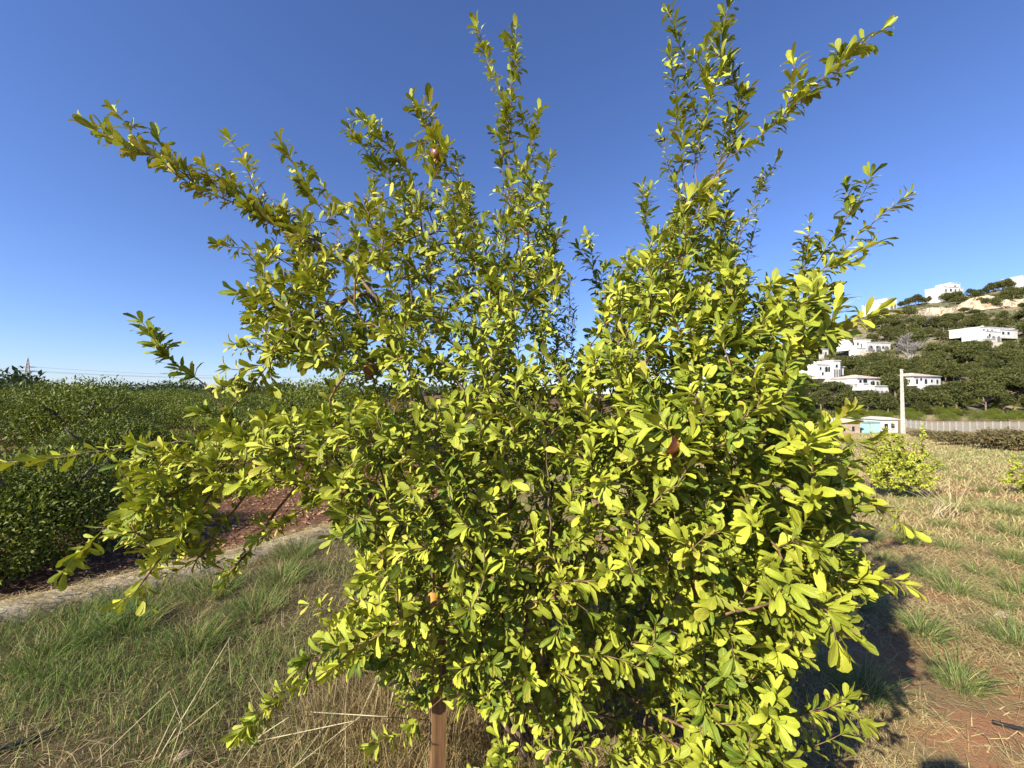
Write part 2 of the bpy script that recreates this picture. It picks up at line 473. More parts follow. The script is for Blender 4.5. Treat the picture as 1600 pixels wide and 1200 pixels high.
# ------------------------------------------------------------------ pomegranate growth
class Plant:
    def __init__(s, base, seed):
        s.P = np.zeros((60000, 3)); s.par = np.full(60000, -1, int); s.n = 1
        s.P[0] = base; s.paths = []; s.rg = np.random.default_rng(seed)
        s.L = dict(p=[], d=[], n=[], s=[], t=[])
    def add_path(s, start, pts, kind, leafy=None, mul=1.0, bronze=0.0):
        ids = [start]
        for p in pts:
            s.P[s.n] = p; s.par[s.n] = ids[-1]; ids.append(s.n); s.n += 1
        s.paths.append((ids, kind, leafy, mul, bronze)); return ids
    def nearest(s, t, zpen=0.6, mind=0.04):
        Q = s.P[:s.n]; d = np.linalg.norm(Q - t, axis=1)
        c = d + zpen * np.maximum(0, Q[:, 2] - t[2] + 0.03) + (d < mind) * 9
        return int(np.argmin(c))
    def curve(s, i, t, lift=0.10, step=0.035):
        p0 = s.P[i]; dist = np.linalg.norm(t - p0)
        dr = unit(p0 - s.P[s.par[i]]) if s.par[i] >= 0 else np.array([0, 0, 1.])
        c = p0 + (t - p0) * 0.45 + np.array([0, 0, lift]) * dist + dr * 0.22 * dist + s.rg.normal(0, .05, 3) * dist
        n = max(2, int(dist / step)); u = np.linspace(0, 1, n + 1)[1:, None]
        return (1 - u) ** 2 * p0 + 2 * u * (1 - u) * c + u ** 2 * t + s.rg.normal(0, .003, (n, 3)) * (u < .99)
    def poly(s, i, pts, step=0.04):
        """smooth path from node i through pts"""
        K = np.vstack([s.P[i]] + [np.asarray(p) for p in pts])
        out = []
        for a in range(len(K) - 1):
            p0 = K[max(a - 1, 0)]; p1 = K[a]; p2 = K[a + 1]; p3 = K[min(a + 2, len(K) - 1)]
            n = max(2, int(np.linalg.norm(p2 - p1) / step)); u = np.linspace(0, 1, n + 1)[1:, None]
            out.append(0.5 * (2 * p1 + (p2 - p0) * u + (2 * p0 - 5 * p1 + 4 * p2 - p3) * u ** 2 + (3 * p1 - 3 * p2 + p3 - p0) * u ** 3))
        o = np.vstack(out); return o + s.rg.normal(0, .004, o.shape)
    def leaf(s, p, d, n, size, t):
        L = s.L; L['p'].append(p); L['d'].append(d); L['n'].append(n); L['s'].append(size); L['t'].append(t)
    def dress(s, size=0.055, gap=0.021):
        """leaves: opposite pairs along the young wood, a rosette at the tip"""
        rg = s.rg; sunv = np.array(TO_SUN)
        for ids, kind, leafy, mul, bronze in s.paths:
            if leafy is None: continue
            Q = s.P[ids]; seg = np.linalg.norm(np.diff(Q, axis=0), axis=1); cum = np.concatenate([[0], np.cumsum(seg)]); tot = cum[-1]
            start = max(0.0, tot - leafy)
            tw = np.clip(rg.normal(0.55, 0.2), 0.05, 1)
            a = start + rg.uniform(0, gap); rot = rg.uniform(0, 6.28)
            def frame(q):
                p = np.array([np.interp(q, cum, Q[:, k]) for k in range(3)])
                k = min(max(np.searchsorted(cum, q) - 1, 0), len(Q) - 2)
                ax = unit(Q[k + 1] - Q[k]); e = unit(np.cross(ax, [0.3, .2, .91])); f = np.cross(ax, e)
                return p, ax, e, f
            def put(p, ax, e, f, ang, spread, sz):
                rad = math.cos(ang) * e + math.sin(ang) * f
                d = math.cos(spread) * ax + math.sin(spread) * rad + rg.normal(0, .16, 3) + np.array([0, 0, -.06])
                d = unit(d)
                n = ax * math.sin(spread) - rad * math.cos(spread)
                n = unit(n * 0.9 + np.array([0, 0, .35]) + sunv * 0.55 + rg.normal(0, .36, 3))
                br = np.clip(bronze + rg.normal(0, .16), 0, 1) * (rg.random() < 0.6)
                s.leaf(p + rad * 0.002, d, n, sz, (np.clip(tw + rg.normal(0, .2), 0, 1), br, rg.random()))
            while a < tot - 0.01:
                p, ax, e, f = frame(a)
                fr = (a - start) / max(leafy, .01)
                for sd in (0, 1):
                    if rg.random() < 0.9:
                        put(p, ax, e, f, rot + sd * math.pi + rg.normal(0, .3), rg.uniform(.6, 1.15), size * mul * np.clip(rg.normal(1, .2), .55, 1.5) * (1 - .25 * fr))
                if rg.random() < 0.38:          # short spur with its own rosette
                    a0 = rg.uniform(0, 6.28); nn = rg.integers(3, 6)
                    for q in range(nn):
                        put(p, ax, e, f, a0 + q * .5, rg.uniform(.5, 1.3), size * mul * rg.uniform(.6, 1.15))
                a += gap * rg.uniform(.7, 1.4); rot += math.pi / 2
            p, ax, e, f = frame(tot)
            for q in range(rg.integers(4, 8)):
                put(p, ax, e, f, q * 2.4, rg.uniform(.15, .95), size * mul * rg.uniform(.6, 1.2))
    def radii(s, r0=0.0012, ex=0.45):
        cnt = np.zeros(s.n); ch = np.zeros(s.n, bool); ch[s.par[1:s.n]] = True
        cnt[~ch] = 1
        for k in range(s.n - 1, 0, -1): cnt[s.par[k]] += cnt[k]
        return r0 * np.maximum(cnt, 1) ** ex
    def arrays(s):
        return [np.array(s.L[k], float) for k in ('p', 'd', 'n', 's', 't')]

def twig_mesh(plant, R, kinds, name, mat, k=4, taper=True):
    VV, FF = [], []; off = 0
    for ids, kind, *_ in plant.paths:
        if kind not in kinds: continue
        r = R[ids].copy(); r[0] = r[1] if len(r) > 1 else r[0]
        V, F = tube_arrays(plant.P[ids], r, k)
        VV.append(V); FF.append(F + off); off += len(V)
    return make_mesh(name, np.concatenate(VV), np.concatenate(FF), mat, None, True)

def in_poly(px, py, poly):
    c = np.zeros(len(px), bool); n = len(poly)
    for a in range(n):
        x1, y1 = poly[a]; x2, y2 = poly[(a + 1) % n]
        if y1 == y2: continue
        hit = ((y1 > py) != (y2 > py)) & (px < (x2 - x1) * (py - y1) / (y2 - y1) + x1)
        c ^= hit
    return c

TD = 1.72                                   # distance of the tree's axis
bx = at(835, 1200, TD)[0]
base = np.array([bx, TD, float(ground(bx, TD)) - 0.03])
pl = Plant(base, 5)
def pts(*l): return [at(*q) for q in l]
STEMS = [
    pts((800, 1050, 1.72), (790, 860, 1.74), (795, 620, 1.78), (802, 460, 1.78), (812, 330, 1.72), (800, 215, 1.66), (770, 120, 1.62), (745, 45, 1.6)),
    pts((880, 1040, 1.72), (930, 830, 1.74), (985, 620, 1.72), (1045, 480, 1.68), (1078, 340, 1.62), (1085, 200, 1.56), (1066, 85, 1.52), (1044, 15, 1.5)),
    pts((780, 1060, 1.66), (735, 850, 1.62), (650, 600, 1.6), (560, 430, 1.55), (440, 345, 1.46), (300, 272, 1.38), (135, 190, 1.3)),
    pts((900, 1060, 1.66), (1010, 850, 1.56), (1130, 610, 1.48), (1225, 480, 1.44), (1310, 400, 1.4), (1360, 350, 1.38), (1412, 310, 1.36)),
    pts((920, 1100, 1.6), (1060, 930, 1.36), (1180, 740, 1.16), (1255, 700, 1.05), (1310, 745, 1.02), (1360, 790, 1.0), (1420, 825, .98)),
    pts((760, 1080, 1.62), (660, 880, 1.44), (520, 720, 1.34), (400, 690, 1.25), (300, 690, 1.2), (180, 702, 1.16), (80, 715, 1.12), (5, 722, 1.1)),
    pts((850, 1050, 1.85), (870, 850, 2.05), (850, 650, 2.2), (830, 500, 2.25)),
    pts((930, 1080, 1.8), (1060, 860, 1.9), (1120, 700, 1.95), (1150, 560, 1.9)),
    pts((770, 1080, 1.75), (660, 850, 1.9), (590, 700, 1.95), (560, 590, 1.9)),
    pts((840, 1100, 1.5), (850, 950, 1.25), (860, 800, 1.1), (850, 690, 1.05)),
]
for q, s_ in enumerate(STEMS):
    ids = pl.add_path(0, pl.poly(0, s_), 'branch%d' % q, None)
    if q < 6:   # young leafy end of the long stems
        pl.paths[-1] = (ids, 'branch%d' % q, [.62, .62, .85, .5, .38, .7][q], 1.05, [.1, .1, .55, .15, .1, .1][q])
# long shoots that stand out of the crown, base first: (points, leafy length, size factor, bronze)
SHOOTS = [
    ([(560, 425, 1.53), (450, 360, 1.44), (330, 300, 1.36), (230, 240, 1.3), (150, 205, 1.26)], .7, 1.0, .55),
    ([(560, 400, 1.5), (490, 310, 1.46), (437, 222, 1.42)], .28, 1.05, .35),
    ([(445, 340, 1.45), (405, 285, 1.42), (364, 222, 1.4)], .14, .8, .3),
    ([(660, 360, 1.55), (600, 275, 1.5), (548, 205, 1.46)], .34, .95, .2),
    ([(680, 360, 1.57), (625, 250, 1.53), (575, 188, 1.5)], .3, .95, .2),
    ([(745, 350, 1.6), (700, 260, 1.56), (665, 200, 1.54), (645, 158, 1.52)], .26, .95, .5),
    ([(800, 300, 1.68), (795, 190, 1.64), (808, 110, 1.62), (806, 45, 1.6)], .45, .9, .1),
    ([(815, 350, 1.72), (840, 310, 1.7), (862, 248, 1.68)], .18, .8, .1),
    ([(830, 470, 1.76), (858, 410, 1.74), (880, 355, 1.72)], .22, .9, .1),
    ([(960, 520, 1.7), (935, 440, 1.68), (905, 388, 1.66)], .22, 1, .1),
    ([(900, 620, 1.8), (895, 560, 1.8), (893, 480, 1.8)], .3, .55, .1),
    ([(1035, 420, 1.66), (1010, 350, 1.64), (1004, 295, 1.62)], .2, .9, .1),
    ([(1080, 360, 1.63), (1050, 280, 1.6), (1033, 210, 1.58)], .25, .9, .15),
    ([(1082, 320, 1.6), (1140, 240, 1.56), (1155, 150, 1.53), (1128, 75, 1.5), (1142, 5, 1.48)], .55, 1, .15),
    ([(1090, 330, 1.6), (1120, 265, 1.5), (1190, 210, 1.44), (1250, 155, 1.4), (1310, 100, 1.37), (1374, 48, 1.35)], .62, 1.1, .15),
    ([(1130, 420, 1.6), (1155, 365, 1.58), (1185, 300, 1.56), (1217, 252, 1.54)], .3, .62, 0),
    ([(1225, 475, 1.44), (1280, 405, 1.42), (1325, 335, 1.4), (1362, 278, 1.38)], .34, .9, .05),
    ([(1150, 600, 1.4), (1250, 545, 1.3), (1320, 510, 1.25), (1364, 490, 1.22)], .3, 1.1, .15),
    ([(1090, 640, 1.2), (1200, 620, 1.1), (1240, 590, 1.08)], .2, 1.2, .15),
    ([(1070, 705, 1.08), (1056, 684, .97), (1030, 664, .9)], .1, 1.25, 0),
    ([(1180, 720, 1.12), (1260, 690, 1.0), (1320, 650, .95)], .24, 1.15, .2),
    ([(1130, 900, 1.3), (1250, 905, 1.15), (1350, 905, 1.1), (1414, 912, 1.08)], .26, 1.0, .15),
    ([(1110, 960, 1.1), (1220, 940, .95), (1290, 950, .9), (1310, 1000, .88)], .25, 1.15, .15),
    ([(1000, 1100, 1.5), (1120, 1160, 1.35), (1230, 1130, 1.25), (1322, 1092, 1.2)], .3, 1.05, .1),
    ([(1010, 1130, 1.4), (1100, 1185, 1.25), (1210, 1180, 1.2), (1312, 1150, 1.18)], .3, 1.05, .1),
    ([(560, 460, 1.4), (475, 507, 1.32), (410, 580, 1.25), (355, 650, 1.2), (318, 700, 1.17)], .5, .9, .3),
    ([(410, 690, 1.25), (340, 625, 1.22), (290, 580, 1.2), (255, 545, 1.18), (222, 506, 1.17)], .24, .95, 0),
    ([(430, 560, 1.3), (400, 575, 1.25), (362, 580, 1.22)], .14, .9, .4),
    ([(480, 430, 1.45), (420, 395, 1.42), (345, 386, 1.4)], .22, .9, .4),
    ([(480, 520, 1.4), (420, 470, 1.35), (375, 460, 1.32)], .22, 1, .2),
    ([(400, 700, 1.25), (300, 760, 1.15), (190, 810, 1.1), (100, 888, 1.06)], .42, 1, .05),
    ([(380, 710, 1.25), (330, 775, 1.18), (270, 850, 1.12), (195, 940, 1.08)], .36, .95, .1),
    ([(420, 720, 1.28), (360, 800, 1.22), (300, 880, 1.18), (255, 890, 1.16)], .28, .9, .1),
    ([(470, 740, 1.32), (430, 800, 1.34), (380, 870, 1.36), (350, 910, 1.38)], .22, .7, 0),
    ([(560, 760, 1.35), (470, 800, 1.3), (400, 850, 1.28)], .22, .75, 0),
    ([(640, 920, 1.4), (560, 960, 1.3), (480, 945, 1.24)], .18, .8, .5),
    ([(640, 1000, 1.4), (560, 1020, 1.28), (470, 1070, 1.2), (385, 1142, 1.16)], .32, .9, .1),
    ([(700, 1080, 1.4), (650, 1130, 1.3), (585, 1165, 1.25)], .16, 1, 0),
    ([(760, 900, 1.3), (660, 950, 1.05), (560, 1010, .98), (520, 1045, .96)], .26, 1.0, .1),
]
SHOOTS += [
    ([(1080, 330, 1.6), (1095, 230, 1.55), (1108, 150, 1.52), (1100, 75, 1.5)], .42, .95, .15),
    ([(1090, 360, 1.62), (1120, 290, 1.58), (1135, 200, 1.54)], .3, 1, .15),
    ([(1070, 300, 1.6), (1060, 190, 1.56), (1050, 110, 1.53)], .4, 1, .2),
    ([(790, 330, 1.7), (785, 240, 1.66), (790, 150, 1.64)], .32, 1, .1),
    ([(805, 360, 1.7), (825, 260, 1.68), (845, 175, 1.66)], .3, .95, .1),
    ([(1220, 470, 1.42), (1290, 420, 1.38), (1370, 380, 1.36)], .3, .95, .1),
    ([(1230, 480, 1.42), (1260, 410, 1.4), (1265, 350, 1.38)], .25, .85, .05),
    ([(520, 400, 1.5), (400, 315, 1.44), (320, 262, 1.4)], .36, 1, .5),
    ([(640, 340, 1.5), (690, 250, 1.5), (655, 180, 1.5)], .26, 1.05, .5)]
for p_, lf, mul, br in SHOOTS:
    mul *= 1.2
    P_ = pts(*p_)
    i0 = pl.nearest(P_[0], 0.3, 0.0)
    ids = pl.add_path(i0, pl.poly(i0, P_), 'shoot', lf, mul, br)
    # side twigs along the shoot
    Q = pl.P[ids]
    for k in range(len(ids) // 3, len(ids) - 2, 2):
        if pl.rg.random() < 0.6:
            ax = unit(Q[k + 1] - Q[k]); rv = unit(np.cross(ax, pl.rg.normal(0, 1, 3)))
            t_ = Q[k] + (ax * .75 + rv * .55 + np.array([0, 0, .2])) * pl.rg.uniform(.05, .15)
            pl.add_path(ids[k], pl.curve(ids[k], t_), 'twig', .2, mul * .95, br)
# more upright shoots along the top of the crown
for q in range(46):
    px = pl.rg.uniform(440, 1290); top = np.interp(px, [440, 600, 760, 860, 900, 960, 1050, 1130, 1200, 1290], [350, 290, 250, 330, 520, 420, 330, 320, 420, 430]) + pl.rg.uniform(-45, 60)
    dd = 1.45 + .5 * pl.rg.random(); sl = (px - 850) * .22
    p_ = pts((px - sl * .6 + pl.rg.uniform(-15, 15), top + 170, dd), (px - sl * .3, top + 80, dd), (px, top, dd))
    i0 = pl.nearest(p_[0], 0.3, 0.0); pl.add_path(i0, pl.poly(i0, p_), 'shoot', pl.rg.uniform(.2, .36), pl.rg.uniform(.8, 1.05), float(np.interp(px, [450, 750], [.5, .1])))
# the dense crown: twig ends inside the outline of the crown, at depths round the tree's axis
OUT = [(395, 400), (440, 352), (520, 330), (590, 300), (640, 300), (700, 285), (760, 262), (815, 240), (852, 300), (868, 390), (878, 480), (885, 560), (900, 590),
       (928, 510), (930, 460), (965, 420), (1010, 390), (1045, 345), (1095, 290), (1130, 300), (1140, 400), (1185, 440), (1240, 425), (1300, 440), (1325, 480), (1290, 530), (1225, 570),
       (1250, 620), (1290, 680), (1325, 740), (1335, 800), (1310, 850), (1360, 905), (1300, 950), (1270, 1000), (1225, 1050), (1215, 1120), (1240, 1215), (740, 1215), (800, 1120), (740, 1090),
       (690, 1100), (620, 1110), (610, 1030), (530, 1040), (505, 1000), (560, 940), (570, 880), (525, 850), (510, 790), (440, 760), (330, 770), (300, 850), (240, 880), (185, 850), (200, 780), (190, 720),
       (290, 690), (370, 660), (440, 650), (520, 630), (590, 600), (540, 590), (480, 570), (420, 560), (385, 500), (400, 450)]
N_T = 14000
tx = RNG.uniform(180, 1400, N_T); ty = RNG.uniform(240, 1215, N_T)
ok = in_poly(tx, ty, OUT); tx, ty = tx[ok], ty[ok]
cx_ = np.interp(ty, [240, 500, 800, 1200], [880, 860, 840, 880])
u_ = np.abs(tx - cx_) / np.interp(ty, [240, 400, 700, 900, 1200], [330, 430, 520, 460, 400])
half = np.interp(ty, [240, 420, 650, 900, 1200], [.25, .45, .72, .72, .5]) * np.sqrt(np.clip(1 - (u_ * .92) ** 2, .06, 1))
ctr = np.interp(tx, [180, 500, 850, 1150, 1400], [1.2, 1.5, 1.72, 1.5, 1.12])
sgn = RNG.uniform(-1, 1, len(tx)); sgn = np.sign(sgn) * np.abs(sgn) ** .6
td = np.maximum(ctr + half * sgn, .86)
T_ = np.array([at(a, b_, c) for a, b_, c in zip(tx, ty, td)])
T_ = T_[T_[:, 2] > 0.12]
n3 = sum(vnoise(T_[:, a] * 5.2, T_[:, b_] * 5.2, 40 + a) for a, b_ in ((0, 1), (1, 2), (2, 0))) / 3
pxy = project(T_); keepp = np.clip((n3 - .36) * 9, .06, 1) * np.interp(pxy[1], [280, 380, 520], [.3, .55, 1]) * np.where((pxy[0] > 980) & (pxy[1] > 1040), .8, 1)
T_ = T_[RNG.random(len(T_)) < keepp]
# thin out so that twig ends keep a distance from each other
keep = []
for q in RNG.permutation(len(T_)):
    if not keep or np.min(np.linalg.norm(T_[keep] - T_[q], axis=1)) > 0.055: keep.append(q)
T_ = T_[keep]
T_ = T_[np.argsort(np.linalg.norm(T_ - np.array([bx, TD, 0.5]), axis=1))]
for t_ in T_:
    i0 = pl.nearest(t_)
    px_, py_, _ = project(t_)
    mul = np.interp(px_, [300, 850, 1100, 1250], [1.0, .98, 1.08, 1.22]) * np.interp(py_, [250, 600, 1200], [.95, 1, 1.08])
    br = np.interp(px_, [350, 760], [.6, .1]) * np.interp(py_, [300, 650], [1, .2]) + (.35 if RNG.random() < .06 else 0)
    pl.add_path(i0, pl.curve(i0, t_), 'twig', RNG.uniform(.09, .2), float(mul), float(br))
pl.dress(.0455, .0172)
PR = pl.radii()
LP, LD, LN, LS, LT = pl.arrays()
okz = LP[:, 2] > 0.03
LP, LD, LN, LS, LT = LP[okz], LD[okz], LN[okz], LS[okz], LT[okz]
LVAR = RNG.integers(0, len(POM), len(LP))
print('pomegranate leaves', len(LP), 'twigs', len(T_))

tree = thing('pomegranate_tree', 'large bushy pomegranate tree with yellow-green leaves and long shoots against the sky', 'tree', base + np.array([0, 0, .03]))
def part(name, me, parent, **props):
    o = add_obj(name, me, parent, **props)
    o.matrix_parent_inverse = Matrix.Translation(-Vector(parent.location)) if parent.parent is None else Matrix()
    return o
for q in range(len(STEMS)):
    part('trunk' if q == 0 else 'branch', twig_mesh(pl, np.maximum(PR, .0014), ('branch%d' % q,), 'branch', M['bark'], 7), tree)
part('twigs', twig_mesh(pl, PR, ('shoot', 'twig'), 'twigs', M['twig'], 4), tree, kind='stuff')
# the 300 leaves that show largest become parts of their own
lc = LP + unit(LD) * LS[:, None] * .5
px_, py_, f_ = project(lc)
inside = (px_ > 5) & (px_ < 1595) & (py_ > 5) & (py_ < 1195)
app = LS / f_ * FPX
zb = {}
for q in np.argsort(-f_):
    if inside[q]: zb[(int(px_[q] // 11), int(py_[q] // 11))] = q
vis = np.array(sorted(set(zb.values())))
Nu = leaf_frames(LD, LN)[:, :, 2]; vw = unit(lc - np.array([0, 0, CAMZ]))
score = app[vis] * (0.3 + np.abs((Nu[vis] * vw[vis]).sum(1)))
big = vis[np.argsort(-score)[:300]]
rest = np.ones(len(LP), bool); rest[big] = False
part('foliage', build_leaves('foliage', LP[rest], LD[rest], LN[rest], LS[rest], LT[rest], M['pom_leaf'], POM, LVAR[rest]), tree, kind='stuff')
TINTS = [(.2, 0, .5), (.45, .05, .5), (.65, 0, .5), (.85, .1, .5), (.6, .6, .5)]
LEAFM = [[make_mesh('leaf', v, f, M['pom_leaf'], {'tint': np.tile(np.array(tc), (len(v), 1)), 'luv': u}, True) for tc in TINTS] for v, u, f in POM]
RF = leaf_frames(LD, LN)
for q in big:
    ti = 4 if LT[q, 1] > .35 else int(np.clip(round((LT[q, 0] - .2) / .22), 0, 3))
    o = part('leaf', LEAFM[LVAR[q]][ti], tree)
    m4 = Matrix.Identity(4)
    for a in range(3):
        for b_ in range(3): m4[a][b_] = float(RF[q, a, b_] * LS[q])
        m4[a][3] = float(LP[q, a])
    o.matrix_basis = m4

# fruit
def fruit_material(name, c1, c2):
    m, t, b = new_mat(name); nb = NB(t)
    co = nb.node('ShaderNodeTexCoord'); n = nb.noise(18, 5, co.outputs['Object'])
    nb.link(nb.mix(nb.smooth(n, .35, .65), c1, c2), b.inputs['Base Color']); b.inputs['Roughness'].default_value = .4
    return m
M['fruit_red'] = fruit_material('ripe_fruit', (0.5, 0.10, 0.045), (0.62, 0.24, 0.08))
M['fruit_orange'] = fruit_material('turning_fruit', (0.58, 0.22, 0.05), (0.62, 0.36, 0.09))
M['fruit_dark'] = fruit_material('dull_fruit', (0.13, 0.05, 0.02), (0.25, 0.10, 0.03))
def fruit(px, py, d, r, mat, label):
    c = at(px, py, d)
    mb = MB(); prof = [(0.001, r)] + [(r * math.sin(a) * (1 + .03 * math.sin(3 * a)), r * math.cos(a)) for a in np.linspace(.15, 2.85, 11)]
    mb.lathe(prof, 14, c)
    f = part('fruit', mb.mesh('fruit', mat, True), tree); f['label'] = label
    cb = MB(); k = 12
    cb.lathe([(r * .32, -r * .92), (r * .25, -r * 1.12), (r * .34, -r * 1.35)], k, c)
    n0 = cb.n
    for q in range(6):
        a0 = 2 * math.pi * q / 6; a1 = a0 + 2 * math.pi / 6; am = (a0 + a1) / 2
        cb.add([(c[0] + r * .34 * math.cos(a0), c[1] + r * .34 * math.sin(a0), c[2] - r * 1.34),
                (c[0] + r * .34 * math.cos(a1), c[1] + r * .34 * math.sin(a1), c[2] - r * 1.34),
                (c[0] + r * .55 * math.cos(am), c[1] + r * .55 * math.sin(am), c[2] - r * 1.8)], [(0, 1, 2)])
    k_ = part('calyx', cb.mesh('calyx', mat, True), f); k_.matrix_parent_inverse = f.matrix_basis.inverted()
    sb = MB(); i0 = pl.nearest(c + np.array([0, 0, r * 1.3]), 0, 0)
    sb.tube([c + np.array([0, 0, r * .9]), c * .5 + pl.P[i0] * .5 + np.array([0, 0, r * .6]), pl.P[i0]], [.003, .0025, .002], 5)
    st = part('stalk', sb.mesh('stalk', M['twig'], True), f); st.matrix_parent_inverse = f.matrix_basis.inverted()
fruit(683, 241, 1.5, .026, M['fruit_dark'], 'dull brown pomegranate hanging from the shoot against the sky')
fruit(1047, 694, .93, .023, M['fruit_red'], 'red pomegranate with pointed crown under pale leaves')
fruit(577, 576, 1.3, .022, M['fruit_dark'], 'small dark pomegranate in the shaded foliage')
fruit(676, 938, 1.12, .022, M['fruit_orange'], 'small orange pomegranate beside the stake')

# ------------------------------------------------------------------ wooden stake with tie
def wood_material():
    m, t, b = new_mat('stake_wood'); nb = NB(t)
    co = nb.node('ShaderNodeTexCoord'); mp = nb.node('ShaderNodeMapping'); mp.inputs['Scale'].default_value = (60, 60, 3)
    nb.link(co.outputs['Object'], mp.inputs[0]); n = nb.noise(1.0, 6, mp.outputs[0], .7)
    nb.link(nb.ramp(n, [(.3, (.07, .028, .012)), (.5, (.16, .08, .03)), (.7, (.28, .16, .065))]), b.inputs['Base Color'])
    b.inputs['Roughness'].default_value = .8; nb.link(nb.bump(n, .5, .004), b.inputs['Normal'])
    return m
M['stake'] = wood_material()
M['tie'] = noisy_material('tie_plastic', (.55, .55, .52), (.7, .7, .68), 20, .5, .1)
sp0 = at(684, 1150, 1.5); sz0 = float(ground(sp0[0], sp0[1]))
stake = thing('wooden_stake', 'square brown wooden stake in dry grass at the foot of the pomegranate tree', 'stake', (sp0[0], sp0[1], sz0), .35)
mb = MB(); h = at(690, 838, 1.5)[2] - sz0
for (z0, z1, s0, s1) in ((-.15, h - .03, .027, .025), (h - .03, h, .025, .017)):
    V = [(x * s, y * s, z) for z, s in ((z0, s0), (z1, s1)) for y in (-1, 1) for x in (-1, 1)]
    mb.add(V, [(0, 2, 3, 1), (4, 5, 7, 6), (0, 1, 5, 4), (2, 6, 7, 3), (0, 4, 6, 2), (1, 3, 7, 5)])
add_obj('post', mb.mesh('post', M['stake']), stake)
mb = MB(); zt = at(700, 882, 1.5)[2] - sz0
mb.tube([(.05 * math.cos(a), .05 * math.sin(a), zt + .01 * math.sin(2 * a)) for a in np.linspace(0, 6.2, 16)], .006, 5)
mb.tube([(.05, .0, zt), (.09, .05, zt + .015), (.15, .12, zt + .0)], .005, 5)
mb.tube([(.045, -.02, zt), (.07, -.06, zt + .02), (.075, -.07, zt - .04)], .005, 5)
add_obj('tie', mb.mesh('tie', M['tie'], True), stake)

# ------------------------------------------------------------------ young pomegranate bushes in the field
def young_bush(px, py, d, h, wid, seed, label, nT=230):
    d = ground_hit(px, py); b0 = at(px, py, d); b0[2] = float(ground(b0[0], b0[1])) - .02
    p = Plant(b0, seed)
    for q in range(6):
        a = q * 1.05 + seed; r_ = wid * .5 * p.rg.uniform(.5, 1)
        K = [b0 + np.array([math.cos(a) * r_ * f, math.sin(a) * r_ * f, h * z]) for f, z in ((.3, .3), (.6, .6), (.85, p.rg.uniform(.8, 1.0)))]
        p.add_path(0, p.poly(0, K), 'branch', .3, 1, .1)
    t = []
    while len(t) < nT:
        v = p.rg.uniform(-1, 1, 3)
        if np.linalg.norm(v) > 1 or p.rg.random() > np.linalg.norm(v) ** 1.5 + .1: continue
        z = (v[2] * .5 + .5)
        lump = 1 + .3 * math.sin(3 * math.atan2(v[1], v[0]) + seed)
        t.append(b0 + np.array([v[0] * wid * .5 * lump * (1.1 - .55 * z), v[1] * wid * .5 * lump * (1.1 - .55 * z), .12 * h + z * h * .83 * (.75 + .25 * math.sin(5 * v[0] + seed))]))
    t = np.array(t); t = t[np.argsort(np.linalg.norm(t - b0, axis=1))]
    for q in t:
        i0 = p.nearest(q); p.add_path(i0, p.curve(i0, q), 'twig', .14, 1.1, .1)
    p.dress(.06, .026)
    R = p.radii()
    o = thing('young_pomegranate_bush', label, 'bush', b0 + np.array([0, 0, .02]), 0, 'young pomegranate bushes planted in the field')
    part('stems', twig_mesh(p, R, ('branch', 'twig'), 'stems', M['twig'], 4), o)
    a, b_, c, d_, e = p.arrays()
    e[:, 0] = np.clip(e[:, 0] + .12, 0, 1)
    part('foliage', build_leaves('foliage', a, b_, c, d_, e, M['pom_leaf'], SIMPLE, p.rg.integers(0, 4, len(a))), o)
    return o
young_bush(1402, 778, 6.7, 1.45, 1.12, 3, 'young bright green pomegranate bush standing before the concrete pole', 420)
young_bush(1612, 775, 7.0, .75, .75, 8, 'small young pomegranate bush farther along the row from the pole', 110)

# ------------------------------------------------------------------ citrus orchard
def foliage_lump(n, rx, ry, rz, zc, size, seed, templates=SIMPLE, mat=None, shell=.55, lumps=9, yel=.5, up=.5, tint_sd=.22, low=.35):
    """leaf cloud made of overlapping clumps; returns mesh with base at z=0"""
    rg = np.random.default_rng(seed)
    dirs = unit(rg.normal(0, 1, (lumps, 3))); dirs[:, 2] = np.abs(dirs[:, 2]) * 1.1 - low
    cen = dirs * np.array([rx, ry, rz]) * rg.uniform(.45, .82, (lumps, 1)); rad = rg.uniform(.26, .56, lumps)
    cen = np.vstack([cen, [0, 0, 0]]); rad = np.append(rad, .62)
    k = rg.choice(len(rad), n, p=rad ** 2 / (rad ** 2).sum())
    v = unit(rg.normal(0, 1, (n, 3))); rr_ = rg.uniform(shell, 1, n) ** .6
    P = cen[k] + v * (rad[k] * rr_)[:, None] * np.array([rx, ry, rz]) + np.array([0, 0, zc])
    D = unit(v * .7 + rg.normal(0, .6, (n, 3)) + [0, 0, .1]); N = unit(v * .6 + rg.normal(0, .5, (n, 3)) + [0, 0, up])
    S = size * rg.uniform(.6, 1.35, n); okk = P[:, 2] > .05
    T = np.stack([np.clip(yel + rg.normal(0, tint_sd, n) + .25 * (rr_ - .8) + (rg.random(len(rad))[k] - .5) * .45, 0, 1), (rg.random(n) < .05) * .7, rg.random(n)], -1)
    return build_leaves('crown', P[okk], D[okk], N[okk], S[okk], T[okk], mat, templates, rg.integers(0, len(templates), n)[okk])
CIT = []
